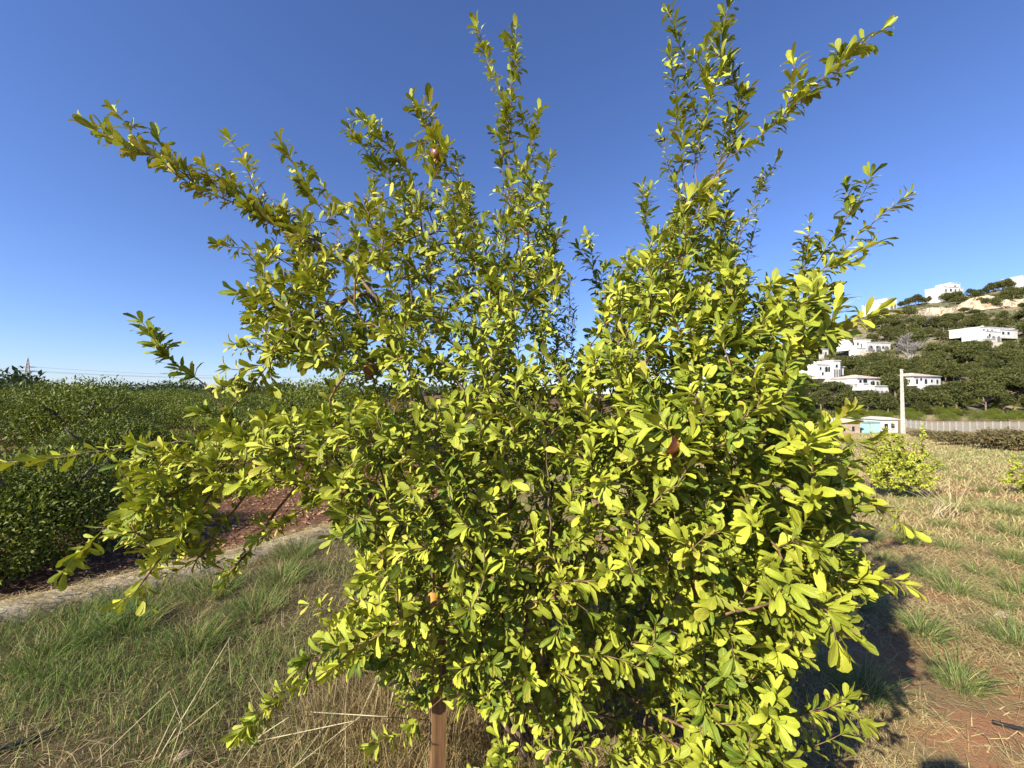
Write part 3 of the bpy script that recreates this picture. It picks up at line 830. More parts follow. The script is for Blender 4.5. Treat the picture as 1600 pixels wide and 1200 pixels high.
for q in range(5):
    rg = np.random.default_rng(40 + q)
    cm = foliage_lump(11500, 1.45, 1.45, .95, .9, .062, 50 + q, SIMPLE, M['citrus_leaf'], .5, 18, .42, .4, .27, .75)
    mb = MB()
    mb.tube([(0, 0, -.1), (.02, .01, .25), (.0, .03, .5)], [.085, .07, .06], 7)
    for k in range(5):
        a = k * 1.26 + q; mb.tube([(0, .02, .42), (.3 * math.cos(a), .3 * math.sin(a), .8), (.6 * math.cos(a), .6 * math.sin(a), 1.0), (.75 * math.cos(a), .75 * math.sin(a), 1.15)], [.05, .04, .025, .01], 5)
    CIT.append((cm, mb.mesh('trunk', M['citrus_bark'], True)))
for q in range(2):
    CIT.append((foliage_lump(30000, 1.5, 1.5, .92, .80, .058, 70 + q, SIMPLE, M['citrus_leaf'], .45, 22, .45, .4, .28, .95), CIT[q][1]))
def citrus(x, y, q, sc, label, group, dense=False):
    t = thing('citrus_tree', label, 'tree', (x, y, float(terrain(x, y))), random.uniform(0, 6.28), group)
    t.scale = (sc * random.uniform(.86, 1.0), sc * random.uniform(.86, 1.0), sc * random.uniform(.96, 1.12))
    q = 5 + q % 2 if dense else q % 5
    add_obj('crown', CIT[q][0], t); add_obj('trunk', CIT[q][1], t)
    return t
n_c = 0
for row in range(26):
    for k in range(-3, 30):
        s = 1.75 + row * 3.6 + random.uniform(-.3, .3); a_ = 0.15 + k * 3.3 + (row % 2) * .6 + random.uniform(-.25, .25)
        x = EX + ED[0] * a_ + EN[0] * s; y = EY + ED[1] * a_ + EN[1] * s
        if y < 1.6: continue
        px, py, f = project(np.array([x, y, 1.0]))
        if px < -130 - 500 / f or px > 1330: continue
        if y > 14 and px > 560 and not (px > 1150 and y < 60): continue      # wholly hidden behind the pomegranate
        if f > 62: continue
        if row == 0 and k in (1,): continue                                  # the gap where the litter lies open
        n_c += 1
        if row == 0 and k == 0: lab, grp = 'dark green citrus tree reaching over the tan bank beside the open leaf litter', None
        elif row == 0: lab, grp = 'citrus tree of the row right along the tan bank', 'citrus trees along the bank'
        elif row < 5: lab, grp = 'citrus tree of the %s row back from the tan bank' % ['', 'second', 'third', 'fourth', 'fifth'][row], 'citrus trees of the %s row' % ['', 'second', 'third', 'fourth', 'fifth'][row]
        else: lab, grp = 'citrus tree deep in the dense orchard, beyond the fifth row from the bank', 'citrus trees deep in the orchard'
        citrus(x, y, n_c, (.92 if row < 1 else 1.0 if row < 3 else 1.04) * random.uniform(.82, 1.22), lab, grp, f < 7.5)
print('citrus', n_c)

# ------------------------------------------------------------------ terrace bank along the orchard
M['bank'] = noisy_material('straw_bank', (.34, .26, .15), (.6, .5, .32), 9, .95, .8, .02, (1, 1, 1), 8)
aa = np.arange(-4, 40, .12); prof = [(-.13, -.05), (-.11, .05), (-.06, .11), (.05, .12), (.085, .09), (.1, -.05)]
BV = []
for a in aa:
    wob = .05 * (vnoise(a * .6, 2.0, 4) - .5); hh = 1 + .35 * (vnoise(a * 1.7, 7.0, 4) - .5)
    for s, z in prof:
        s2 = s * (1 + .25 * (vnoise(a * 2.1, s * 9, 6) - .5)) + wob
        x = EX + ED[0] * a + EN[0] * s2; y = EY + ED[1] * a + EN[1] * s2
        BV.append((x, y, float(ground(x, y)) + z * hh + .012 * (vnoise(a * 6, s * 20, 8) - .5)))
k = len(prof); i = np.arange(len(aa) - 1)[:, None] * k; j = np.arange(k - 1)[None]
add_obj('bank', make_mesh('bank', np.array(BV), np.stack([i + j, i + k + j, i + k + j + 1, i + j + 1], -1).reshape(-1, 4), M['bank'], None, True), kind='structure')

# ------------------------------------------------------------------ grass, straw and litter (nobody could count them)
def blades(P, H, W, lean, T, dark, mat, name, azi=None, seg=3):
    n = len(P); az = RNG.uniform(0, 2 * np.pi, n) if azi is None else azi
    dirv = np.stack([np.cos(az), np.sin(az), np.zeros(n)], -1)
    fac = RNG.uniform(0, 2 * np.pi, n); side = np.stack([np.cos(fac), np.sin(fac), np.zeros(n)], -1)
    rows = []
    for k in range(seg):
        u = k / seg
        c = P + dirv * (lean * H * (u ** 1.6))[:, None] + np.array([0, 0, 1.0]) * (H * (u - .35 * np.minimum(lean, 1.6) * u * u))[:, None]
        wv = (W * (1 - .55 * u))[:, None] * side * .5
        rows += [c - wv, c + wv]
    tip = P + dirv * (lean * H)[:, None] + np.array([0, 0, 1.0]) * (H * np.maximum(1 - .42 * lean, .06))[:, None]
    V = np.stack(rows + [tip], 1); nv = V.shape[1]
    off = (np.arange(n) * nv)[:, None]
    quads = [np.stack([off[:, 0] + 2 * k, off[:, 0] + 2 * k + 1, off[:, 0] + 2 * k + 3, off[:, 0] + 2 * k + 2], -1) for k in range(seg - 1)]
    tris = np.stack([off[:, 0] + 2 * (seg - 1), off[:, 0] + 2 * (seg - 1) + 1, off[:, 0] + nv - 1], -1)
    tint = np.stack([T, dark, RNG.random(n)], -1)
    tt = np.repeat(tint[:, None], nv, 1); tt[:, :2, 0] *= .75
    return make_mesh(name, V.reshape(-1, 3), [np.concatenate(quads), tris] if seg > 1 else [tris], mat, {'tint': tt.reshape(-1, 3)})

def field_points(n, r0, r1, pw=1.0, a0=-62, a1=62):
    az = np.radians(RNG.uniform(a0, a1, n)); r = r0 + (r1 - r0) * RNG.random(n) ** pw
    x = r * np.sin(az); y = r * np.cos(az)
    o = (edge_s(x, y) < -.12); return x[o], y[o]
def gz(x, y): return np.stack([x, y, ground(x, y)], -1)
green = lambda x, y: np.clip(1.9 * (vnoise(x * 1.5, y * 1.5, 11) * .65 + vnoise(x * 4.5, y * 4.5, 12) * .35 - .32), 0, 1)
# left: fine green turf mixed with straw
x, y = field_points(150000, 1.0, 7.5, .8, -62, 12)
g = green(x, y); o = RNG.random(len(x)) < (.35 + .65 * g); x, y, g = x[o], y[o], g[o]
fade = np.clip((x + .1) / -.9, 0, 1)                         # dry under the tree
isg = RNG.random(len(x)) < (.4 + .6 * g) * (.2 + .72 * fade)
T = np.where(isg, RNG.uniform(.52, .9, len(x)), RNG.uniform(.0, .42, len(x)))
H = np.where(isg, RNG.uniform(.04, .13, len(x)) * (.6 + .9 * g), RNG.uniform(.03, .12, len(x)))
lean = np.where(isg, RNG.uniform(.1, .9, len(x)), RNG.uniform(.6, 2.2, len(x)))
tag(add_obj('turf_grass', blades(gz(x, y), H, RNG.uniform(.002, .0042, len(x)), lean, T, RNG.random(len(x)) * .25, M['grass'], 'turf_grass')),
    'fine green grass mixed with straw between the tan bank and the tree', 'grass', None, 'stuff')
# right: matted straw over red soil
x, y = field_points(200000, 1.1, 11, .8, -5, 62)
cov = vnoise(x * 1.1, y * 1.1, 21) * .6 + vnoise(x * 3.3, y * 3.3, 22) * .4
for bpx, bpy_, br_ in ((1440, 1175, .1), (1500, 1185, .14), (1570, 1178, .14), (1385, 965, .1), (1345, 1030, .14)):
    q = at(bpx, bpy_, ground_hit(bpx, bpy_)); cov = cov - .27 * np.exp(-((x - q[0]) ** 2 + (y - q[1]) ** 2) / br_ ** 2)
o = RNG.random(len(x)) < np.clip((cov - .26) * 5, .16, 1); x, y = x[o], y[o]
gg = vnoise(x * .7, y * .7, 23) * .6 + vnoise(x * 2.2, y * 2.2, 24) * .4
dr = np.hypot(x, y)
isg = RNG.random(len(x)) < np.clip((gg - .54) * 2.6, 0, .5) * np.clip((dr - 2.2) / 2.5, .05, 1)
T = np.where(isg, RNG.uniform(.5, .8, len(x)), np.clip(RNG.normal(.24, .12, len(x)), 0, .46))
H = RNG.uniform(.03, .13, len(x)); lean = np.where(isg, RNG.uniform(.2, 1, len(x)), RNG.uniform(1.2, 2.4, len(x)))
tag(add_obj('straw', blades(gz(x, y), H, RNG.uniform(.0022, .005, len(x)) * (.8 + dr * .12), lean, T, RNG.random(len(x)) * .3, M['grass'], 'straw', None, 2)),
    'matted dry straw lying over red soil across the field', 'straw', None, 'stuff')
# farther field
x, y = field_points(110000, 7, 75, 1.25, 15, 62)
gg = vnoise(x * .35, y * .35, 23) * .6 + vnoise(x * 1.3, y * 1.3, 24) * .4; dr = np.hypot(x, y)
isg = RNG.random(len(x)) < np.clip((gg - .38) * 2.4, 0.04, .7)
T = np.where(isg, RNG.uniform(.44, .64, len(x)), np.clip(RNG.normal(.25, .1, len(x)), 0, .42))
H = RNG.uniform(.06, .2, len(x)) * np.where(isg, 1.1, .8)
tag(add_obj('field_grass', blades(gz(x, y), H, .005 + dr * .0011, RNG.uniform(.3, 1.5, len(x)), T, RNG.random(len(x)) * .2, M['grass'], 'field_grass', None, 2)),
    'thin green and straw coloured grass over the far field up to the fence', 'grass', None, 'stuff')
# tall dry grass under and behind the tree
ux = RNG.normal(-.3, .34, 5000); uy = RNG.normal(1.95, .28, 5000); o = (uy > 1.45) & (edge_s(ux, uy) < -.2); ux, uy = ux[o], uy[o]
tag(add_obj('dry_undergrowth', blades(gz(ux, uy), RNG.uniform(.1, .34, len(ux)), RNG.uniform(.002, .0035, len(ux)), RNG.uniform(.1, .9, len(ux)), np.clip(RNG.normal(.1, .09, len(ux)), 0, .35), RNG.random(len(ux)) * .3, M['grass'], 'dry_undergrowth')),
    'tall dry brown grass standing round the stake under the pomegranate tree', 'grass', None, 'stuff')
# straw on the bank
n = 16000; a = RNG.uniform(-3, 12, n); s = RNG.normal(-.05, .075, n)
x = EX + ED[0] * a + EN[0] * s; y = EY + ED[1] * a + EN[1] * s
P = gz(x, y); P[:, 2] += np.interp(s, [-.2, -.11, -.06, .05, .09, .14], [.0, .05, .115, .125, .09, .0])
tag(add_obj('bank_straw', blades(P, RNG.uniform(.03, .1, n), RNG.uniform(.002, .004, n), RNG.uniform(1.3, 2.4, n), np.clip(RNG.normal(.27, .1, n), 0, .45), RNG.random(n) * .25, M['grass'], 'bank_straw')),
    'bleached straw draped over the bank at the edge of the orchard', 'straw', None, 'stuff')
# leaf litter under the citrus
n = 26000; a = RNG.uniform(-4, 12, n); s = .12 + RNG.random(n) ** 1.3 * 7
x = EX + ED[0] * a + EN[0] * s; y = EY + ED[1] * a + EN[1] * s; o = y > 1.2; x, y = x[o], y[o]; n = len(x)
P = gz(x, y); P[:, 2] += RNG.uniform(.004, .03, n)
D = unit(np.stack([RNG.normal(0, 1, n), RNG.normal(0, 1, n), RNG.normal(0, .25, n)], -1)); N = unit(np.stack([RNG.normal(0, .35, n), RNG.normal(0, .35, n), np.ones(n)], -1))
tag(add_obj('leaf_litter', build_leaves('leaf_litter', P, D, N, RNG.uniform(.035, .08, n), np.stack([RNG.random(n), RNG.random(n) * .3, RNG.random(n)], -1), M['mulch'], SIMPLE, RNG.integers(0, 4, n), False)),
    'reddish brown leaf litter covering the soil under the citrus trees', 'leaf litter', None, 'stuff')

# grass tufts one can count
def tuft_mesh(seed, n=170, h=.2, rad=.05, lean=.8, mat='tuft', tint=(.5, 1), wid=.0035):
    rg = np.random.default_rng(seed)
    a = rg.uniform(0, 6.28, n); r = rad * np.sqrt(rg.random(n))
    P = np.stack([r * np.cos(a), r * np.sin(a), np.full(n, -.01)], -1)
    T = np.where(rg.random(n) < .2, rg.uniform(0, .3, n), rg.uniform(*tint, n))
    return blades(P, h * rg.uniform(.45, 1.1, n), np.full(n, wid), rg.uniform(.2, lean, n) + r / rad * .25, T, rg.random(n) * .15, M[mat], 'blades', a + rg.normal(0, .5, n), 4)
TUFT = [tuft_mesh(100 + q, 150 + 40 * q, .17 + .03 * q, .05 + .015 * q, 1.1) for q in range(4)]
TPX = [(1500, 1075, 2), (1445, 1000, 0), (1345, 1085, 3), (1590, 1010, 3), (1450, 905, 2), (1490, 930, 1), (1585, 880, 2), (1385, 880, 0), (1540, 850, 1), (1470, 825, 1), (1570, 805, 2), (1500, 800, 0), (1530, 900, 0), (1560, 950, 0), (1420, 850, 1), (1595, 930, 1), (1360, 845, 0), (1590, 840, 3), (1480, 860, 1), (1545, 770, 2), (1500, 750, 1), (1590, 720, 2), (1470, 735, 1), (1440, 990, 0), (1340, 950, 1)]
for px, py, q in TPX:
    d = ground_hit(px, py)
    p = at(px, py, d); p[2] = float(ground(p[0], p[1]))
    o = add_obj('grass_tuft', TUFT[q], None, p, random.uniform(0, 6.28))
    sc = random.uniform(.85, 1.2) * min(1 + d * .05, 1.6); o.scale = (sc, sc, sc)
    if (px, py) == (1345, 1085): tag(o, 'dark grass tuft standing in the shadow of the pomegranate tree', 'grass tuft')
    elif (px, py) == (1500, 1075): tag(o, 'wide green grass tuft fanning out beside bare red soil', 'grass tuft')
    elif (px, py) in ((1590, 1010), (1560, 950)): tag(o, 'green grass tuft growing right by the pale stone', 'grass tuft', 'tufts by the stone')
    elif py < 812: tag(o, 'green grass tuft in the field level with the young bushes', 'grass tuft', 'tufts by the young bushes')
    else: tag(o, 'green grass tuft growing out of dry straw between the tree and the young bushes', 'grass tuft', 'grass tufts in the straw')
# lush tufts on the left by the bank
LT_ = [tuft_mesh(130 + q, 420, .22, .16, .9, 'grass', (.62, .98), .0036) for q in range(3)]
for px, py, q in [(120, 1000, 0), (60, 1045, 1), (200, 985, 2), (330, 930, 0), (460, 870, 1), (400, 960, 2), (300, 1010, 1), (440, 910, 0)]:
    d = ground_hit(px, py)
    p = at(px, py, d); p[2] = float(ground(p[0], p[1]))
    o = add_obj('grass_clump', LT_[q], None, p, random.uniform(0, 6.28))
    tag(o, 'lush green grass clump in the turf beside the tan bank', 'grass clump', 'grass clumps near the bank')
# bent dry stalks
def stalks(px, py, lst, label, name='dry_stalks', spread=.1, thick=1.0):
    d = ground_hit(px, py)
    p0 = at(px, py, d); p0[2] = float(ground(p0[0], p0[1]))
    t = thing(name, label, 'dry grass', p0)
    for tips in lst:
        st = np.array([random.uniform(-spread, spread), random.uniform(-spread, spread), -.02])
        P = [st] + [at(a, b_, d + random.uniform(-.12, .12)) - p0 for a, b_ in tips]
        K = []
        for a in range(len(P) - 1):
            for u in np.linspace(0, 1, 5)[:-1]: K.append(P[a] * (1 - u) + P[a + 1] * u)
        K.append(P[-1]); K = np.array(K)
        V, F = tube_arrays(K, np.linspace(.0024, .0011, len(K)) * thick, 4)
        add_obj('stalk', make_mesh('stalk', V, F, M['stalk'], {'tint': np.tile([random.random(), 0, 0], (len(V), 1))}, True), t)
stalks(262, 1192, [[(310, 1080), (360, 995)], [(280, 1100), (270, 1075)], [(290, 1150), (320, 1192)], [(285, 1130), (265, 1080), (150, 1190)], [(362, 1080), (357, 1000)]], 'long bleached stalks leaning across each other in the green turf')
stalks(1465, 812, [[(1468 + 5 * q + random.uniform(-4, 4), 786), (1430 + 13 * q + random.uniform(-8, 8), 748 + random.uniform(-8, 22))] for q in np.arange(-2, 7, .5)], 'pale dry grass stalks fanning up beside the young bush', 'dry_grass_fan', .12, 1.9)
stalks(470, 1190, [[(430 + 22 * q, 1120), (400 + 30 * q + random.uniform(-15, 15), 1040 + random.uniform(-50, 40))] for q in range(0, 9)], 'thin brown stalks standing before the stake', 'dry_grass_fan', .3)
stalks(1215, 1195, [[(1130, 1110), (1112, 1060)], [(1140, 1120), (1190, 1050)], [(1125, 1100), (1095, 1030)], [(1180, 1130), (1150, 1090)]], 'bare forked twigs under the low leafy shoots of the tree', 'dry_twigs', .05)

# stones and a black hose on the soil
M['stone'] = noisy_material('field_stone', (.34, .24, .17), (.52, .40, .30), 12, .9, .5, .01)
def rock(px, py, r, label):
    d = ground_hit(px, py)
    p = at(px, py, d); rg = np.random.default_rng(int(px))
    mb = MB(); V = []; k = 9
    for j, (f, z) in enumerate([(.7, -.4), (1, 0), (.85, .4), (.45, .62), (.02, .68)]):
        for i_ in range(k):
            a = 2 * math.pi * i_ / k; q = r * f * rg.uniform(.8, 1.15)
            V.append((q * math.cos(a) * 1.3, q * math.sin(a), z * r * rg.uniform(.85, 1.1)))
    mb.add(V, [(j * k + i_, j * k + (i_ + 1) % k, (j + 1) * k + (i_ + 1) % k, (j + 1) * k + i_) for j in range(4) for i_ in range(k)])
    o = add_obj('stone', mb.mesh('stone', M['stone']), None, (p[0], p[1], float(ground(p[0], p[1]))), rg.uniform(0, 6))
    tag(o, label, 'stone')
rock(1566, 962, .042, 'pale pinkish stone half sunk in the straw')
rock(285, 1184, .03, 'small pale stone in the turf')
M['hose'] = noisy_material('black_hose', (.012, .012, .012), (.03, .03, .03), 10, .5, .1)
def hose(P, label):
    K = []
    for px, py in P:
        d = ground_hit(px, py, .03)
        K.append(at(px, py, d))
    K = np.array(K); o = add_obj('irrigation_hose', None); bpy.data.objects.remove(o)
    mb = MB(); mb.tube(K, .009, 7)
    tag(add_obj('irrigation_hose', mb.mesh('irrigation_hose', M['hose'], True)), label, 'hose')
hose([(1552, 1128), (1575, 1134), (1600, 1140), (1640, 1150), (1700, 1160)], 'black irrigation hose end lying on the red soil')
hose([(-60, 1190), (-10, 1172), (30, 1160), (70, 1148), (95, 1136)], 'black irrigation hose lying in the turf by the camera side of the bank')

# ------------------------------------------------------------------ fence, pole, sheds, shrubs at the end of the field
M['concrete'] = noisy_material('pale_concrete', (.42, .39, .33), (.56, .53, .46), 3, .9, .2, .02)
M['fence'] = noisy_material('galvanised_steel', (.28, .28, .27), (.4, .4, .38), 5, .5, .05)
M['white'] = noisy_material('white_render', (.56, .545, .51), (.68, .665, .64), .35, .9, .05)
M['cream'] = noisy_material('cream_render', (.55, .47, .35), (.66, .58, .45), .6, .9, .05)
M['rooftile'] = noisy_material('roof_tile', (.42, .32, .25), (.58, .48, .4), 1.2, .9, .2, .05)
M['glass'] = noisy_material('window_glass', (.015, .02, .025), (.03, .04, .05), 1, .15, 0)
M['shade'] = noisy_material('painted_porch_shade', (.16, .15, .14), (.24, .22, .2), 1, .9, 0)  # dark grey paint standing in for the shade inside the arches
M['teal'] = noisy_material('teal_paint', (.28, .48, .46), (.4, .58, .55), .8, .6, .1)
M['pinkwall'] = noisy_material('pinkish_block', (.34, .25, .18), (.46, .36, .27), 1.5, .95, .2)
pp_ = at(1411, 672, 52); pz = float(ground(pp_[0], pp_[1]))
pole = thing('concrete_pole', 'pale concrete utility pole at the end of the field before the fence', 'pole', (pp_[0], pp_[1], pz))
mb = MB(); ph = at(1411, 578, 52)[2] - pz
V = [(x * s, y * s * .8, z) for z, s in ((-.4, .19), (ph, .11)) for y in (-1, 1) for x in (-1, 1)]
mb.add(V, [(0, 2, 3, 1), (4, 5, 7, 6), (0, 1, 5, 4), (2, 6, 7, 3), (0, 4, 6, 2), (1, 3, 7, 5)])
add_obj('shaft', mb.mesh('shaft', M['concrete']), pole)
mb = MB(); mb.box(-.13, .13, -.11, .11, ph - .002, ph + .1); add_obj('cap', mb.mesh('cap', M['concrete']), pole)

f0 = at(1640, 680, 54)[:2]; f1 = at(1416, 666, 82)[:2]
fl = np.linalg.norm(f1 - f0); nf = 20
fence = thing('chain_link_fence', 'grey chain link fence with pale posts along the far end of the field', 'fence', (f0[0], f0[1], float(ground(*f0))))
O = np.array([f0[0], f0[1], float(ground(*f0))])
fp = [np.append(f0 + (f1 - f0) * q / nf, 0) for q in range(nf + 1)]
for p in fp: p[2] = float(ground(p[0], p[1]))
for q, p in enumerate(fp):
    mb = MB(); e = p - O; mb.box(e[0] - .06, e[0] + .06, e[1] - .06, e[1] + .06, e[2] - .3, e[2] + 1.75)
    add_obj('post', mb.mesh('post', M['fence']), fence)
    if q < nf:
        mb = MB(); e2 = fp[q + 1] - O; L_ = np.linalg.norm(e2 - e)
        nw = int(L_ / .16)
        for k in range(nw):
            a = e + (e2 - e) * k / nw; b_ = e + (e2 - e) * (k + 1) / nw
            mb.tube([a + [0, 0, .03], b_ + [0, 0, 1.62]], .010, 3, False); mb.tube([a + [0, 0, 1.62], b_ + [0, 0, .03]], .010, 3, False)
        for z in (.05, .85, 1.65): mb.tube([e + [0, 0, z], e2 + [0, 0, z]], .015, 3, False)
        add_obj('wire_mesh', mb.mesh('wire_mesh', M['fence']), fence)

def shed(name, px0, px1, pyb, pyt, d, mat, label, cat, roofmat, depth=3.0, door=None, pitch=.0):
    a = at(px0, pyb, d); b_ = at(px1, pyb, d); h = at(px0, pyt, d)[2] - a[2]; wd = b_[0] - a[0]
    c = np.array([(a[0] + b_[0]) / 2, d, a[2]])
    t = thing(name, label, cat, c)
    mb = MB(); mb.box(-wd / 2, wd / 2, 0, depth, -1.2, h); add_obj('wall', mb.mesh('wall', mat), t)
    mb = MB(); mb.prism([(-wd / 2 - .2, h + .003), (wd / 2 + .2, h + .003), (wd / 2 + .2, h + .12), (0, h + .12 + pitch), (-wd / 2 - .2, h + .12)], -.2, depth + .2); add_obj('roof', mb.mesh('roof', roofmat), t)
    if door:
        for x0, x1, z0, z1 in door:
            mb = MB(); mb.box(x0 * wd, x1 * wd, -.04, .05, z0 * h, z1 * h); add_obj('window', mb.mesh('window', M['glass']), t)
    return t, wd, h
t, wd, h = shed('shipping_container', 1348, 1376, 677, 660, 58, M['teal'], 'teal metal container standing next to the concrete pole', 'container', M['teal'], 2.4)
for k in range(9):
    mb = MB(); x = -wd / 2 + (k + .5) * wd / 9; mb.box(x - .06, x + .06, -.05, .03, .1, h - .1); add_obj('rib', mb.mesh('rib', M['teal']), t)
shed('white_shed', 1377, 1403, 676, 656, 60, M['white'], 'low whitewashed shed between teal container and pole', 'shed', M['concrete'], 3, [(-.3, -.1, .35, .7), (.1, .3, .35, .7)], .3)
shed('block_hut', 1308, 1344, 679, 661, 57, M['pinkwall'], 'low pinkish block hut with a pale roof left of the teal container', 'hut', M['cream'], 4, [(-.25, -.15, .3, .7), (.15, .25, .3, .7)], .5)

SHR = [foliage_lump(1500, 1.6, 1.3, .75, .62, .2, 200 + q, SIMPLE, M['dry_leaf'], .4, 9, .45, .4) for q in range(3)]
SHRT = MB()
for k in range(6): SHRT.tube([(0, 0, -.1), (.5 * math.cos(k), .5 * math.sin(k), .5), (.9 * math.cos(k), .9 * math.sin(k), .95)], [.04, .03, .01], 4)
SHRT = SHRT.mesh('stems', M['citrus_bark'])
for q, (px, py, d, sc) in enumerate([(1492, 694, 0, .8), (1472, 689, 0, .7), (1545, 698, 0, .75), (1580, 702, 0, .95), (1612, 704, 0, .95), (1518, 692, 0, .7), (1445, 685, 0, .75), (1562, 692, 0, .9)]):
    d = ground_hit(px, py + 2); sc *= .9; x, y = at(px, py, d)[:2]
    t = thing('dry_shrub', 'low brownish shrub growing along the foot of the fence', 'shrub', (x, y, float(ground(x, y))), q * 1.1, 'brown shrubs before the fence')
    t.scale = (sc, sc, sc); add_obj('crown', SHR[q % 3], t); add_obj('stems', SHRT, t)

# ------------------------------------------------------------------ hillside: pines, scrub, villas
PINE = []
for q in range(6):
    um = q >= 4      # umbrella-shaped stone pines
    cm = foliage_lump(2800, 3.4 if um else 2.6, 3.4 if um else 2.6, 1.5 if um else 2.6, 5.3 if um else 3.6, .45, 300 + q, SIMPLE, M['pine_leaf'], .45, 12, [.3, .6, .45, .75, .5, .35][q], .5)
    mb = MB(); mb.tube([(0, 0, -1.0), (.1, 0, 1.5), (-.05, .1, 3.2), (.1, 0, 5.2)], [.28, .22, .18, .06], 6)
    for k in range(5):
        a = k * 1.3 + q; z0 = 2.0 + .45 * k; mb.tube([(0, 0, z0), (1.0 * math.cos(a), 1.0 * math.sin(a), z0 + .8), (1.9 * math.cos(a), 1.9 * math.sin(a), z0 + 1.3)], [.1, .07, .03], 4)
    PINE.append((cm, mb.mesh('trunk', M['pine_bark'], True)))
def pine(p, q, sc, label, group, leafmesh=None):
    t = thing('pine_tree', label, 'tree', (p[0], p[1], float(terrain(p[0], p[1]))), random.uniform(0, 6.28), group)
    t.scale = (sc * random.uniform(.9, 1.15), sc * random.uniform(.9, 1.15), sc * random.uniform(.85, 1.1))
    add_obj('crown', PINE[q][0], t); add_obj('trunk', PINE[q][1], t)
VILLA_BOX = [(1243, 1308, 540, 570), (1270, 1332, 560, 612), (1318, 1398, 526, 556), (1330, 1392, 582, 626), (1416, 1482, 578, 616), (1498, 1605, 505, 544), (1365, 1414, 460, 488), (1464, 1528, 436, 464), (1436, 1600, 462, 494)]
def clear(px, py, top):
    for a, b_, c, d in VILLA_BOX:
        if a - 5 < px < b_ + 5 and (d - 9 < py <= d + 1 or (py > d and top < d - .45 * (d - c))): return False
    return True
cnt = 0; tries = 0
spots = []
while cnt < 285 and tries < 9000:
    tries += 1
    px = random.uniform(1130, 1640); py = random.uniform(465, 652)
    p = ray_hit(px, py)
    if p[1] > 332 or p[1] < 100 or p[2] > terrain(p[0], p[1]) + .5: continue
    sc = random.uniform(.8, 1.6); hpx = 6.3 * sc / p[1] * FPX
    if not clear(px, py, py - hpx): continue
    if px < 1190 and random.random() < .6: continue
    spots.append((p[1], p, sc)); cnt += 1
for q, (d, p, sc) in enumerate(sorted(spots, key=lambda a: -a[0])):
    pine(p, random.choice([0, 1, 2, 3, 3, 4]), sc, *(('dark green pine on the lowest slope round the villas with hipped roofs', 'pines of the lower slope') if d < 165 else
         ('dark green pine halfway up the slope between the long villas', 'pines of the middle slope') if d < 235 else ('dark green pine on the high slope near the rock cut', 'pines of the upper slope')))
for px, py, sc in [(1570, 636, 1.65), (1595, 634, 1.5), (1530, 634, 1.3), (1500, 632, 1.2), (1420, 632, .95), (1300, 634, 1.3), (1260, 632, 1.3), (1228, 634, 1.4), (1455, 624, .75)]:
    pine(ray_hit(px, py), 4 + (px % 2), sc, 'tall umbrella pine standing at the foot of the villa hillside', 'umbrella pines below the villas')
for q, px in enumerate(np.arange(1368, 1640, 11)):      # skyline pines
    if 1366 < px < 1412 or 1462 < px < 1520: continue
    x = (px - CXP) / FPX * 322; pine(np.array([x, 322, 0]), q % 4, random.uniform(1.0, 1.7), 'dark pine on the crest of the hill beside the highest villas', 'pines on the crest')
# scrub
nb_ = 3000; px = RNG.uniform(1080, 1640, nb_); y = 112 + RNG.random(nb_) ** .8 * 228; x = (px - CXP) / FPX * y
o = (hill(x, y) > ground(x, y)) & (RNG.random(nb_) < np.clip((vnoise(x / 16, y / 16, 31) - .2) * 3, .15, 1)); x, y = x[o], y[o]; nb_ = len(x); m = 42
rad_ = RNG.uniform(1.0, 2.8, nb_); v = unit(RNG.normal(0, 1, (nb_, m, 3))); v[..., 2] = np.abs(v[..., 2])
P = np.stack([x, y, terrain(x, y) - .2], -1)[:, None] + v * (RNG.uniform(.6, 1, (nb_, m)) * rad_[:, None])[..., None] * [1, 1, .75]
D = unit(v + RNG.normal(0, .6, v.shape)); N = unit(v + RNG.normal(0, .5, v.shape) + [0, 0, .3])
bt = np.clip(RNG.normal(.45, .25, nb_), 0, 1)
T = np.stack([np.clip(bt[:, None] + RNG.normal(0, .15, (nb_, m)), 0, 1), np.broadcast_to((RNG.random(nb_) < .16)[:, None] * .8, (nb_, m)), RNG.random((nb_, m))], -1)
n = nb_ * m
tag(add_obj('scrub', build_leaves('scrub', P.reshape(-1, 3), D.reshape(-1, 3), N.reshape(-1, 3), (rad_[:, None] * RNG.uniform(.3, .6, (nb_, m))).ravel(), T.reshape(-1, 3), M['pine_leaf'], SIMPLE, RNG.integers(0, 4, n))), 'low dark green scrub covering the slope of the villa hill', 'scrub', None, 'stuff')
# citrus hedge rows beyond the fence
for row, d in enumerate((72, 82, 93)):
    for px in np.arange(1250 + row * 5, 1660, 3.2 / d * FPX):
        dd = d + (0 if px < 1420 else (px - 1420) * -.02)
        x = (px - CXP) / FPX * (dd + 32); y = dd + 32
        citrus(x, y + random.uniform(-1.5, 1.5), int(px), random.uniform(1.0, 1.75), 'bright green citrus tree in the rows beyond the fence', 'citrus rows beyond the fence')

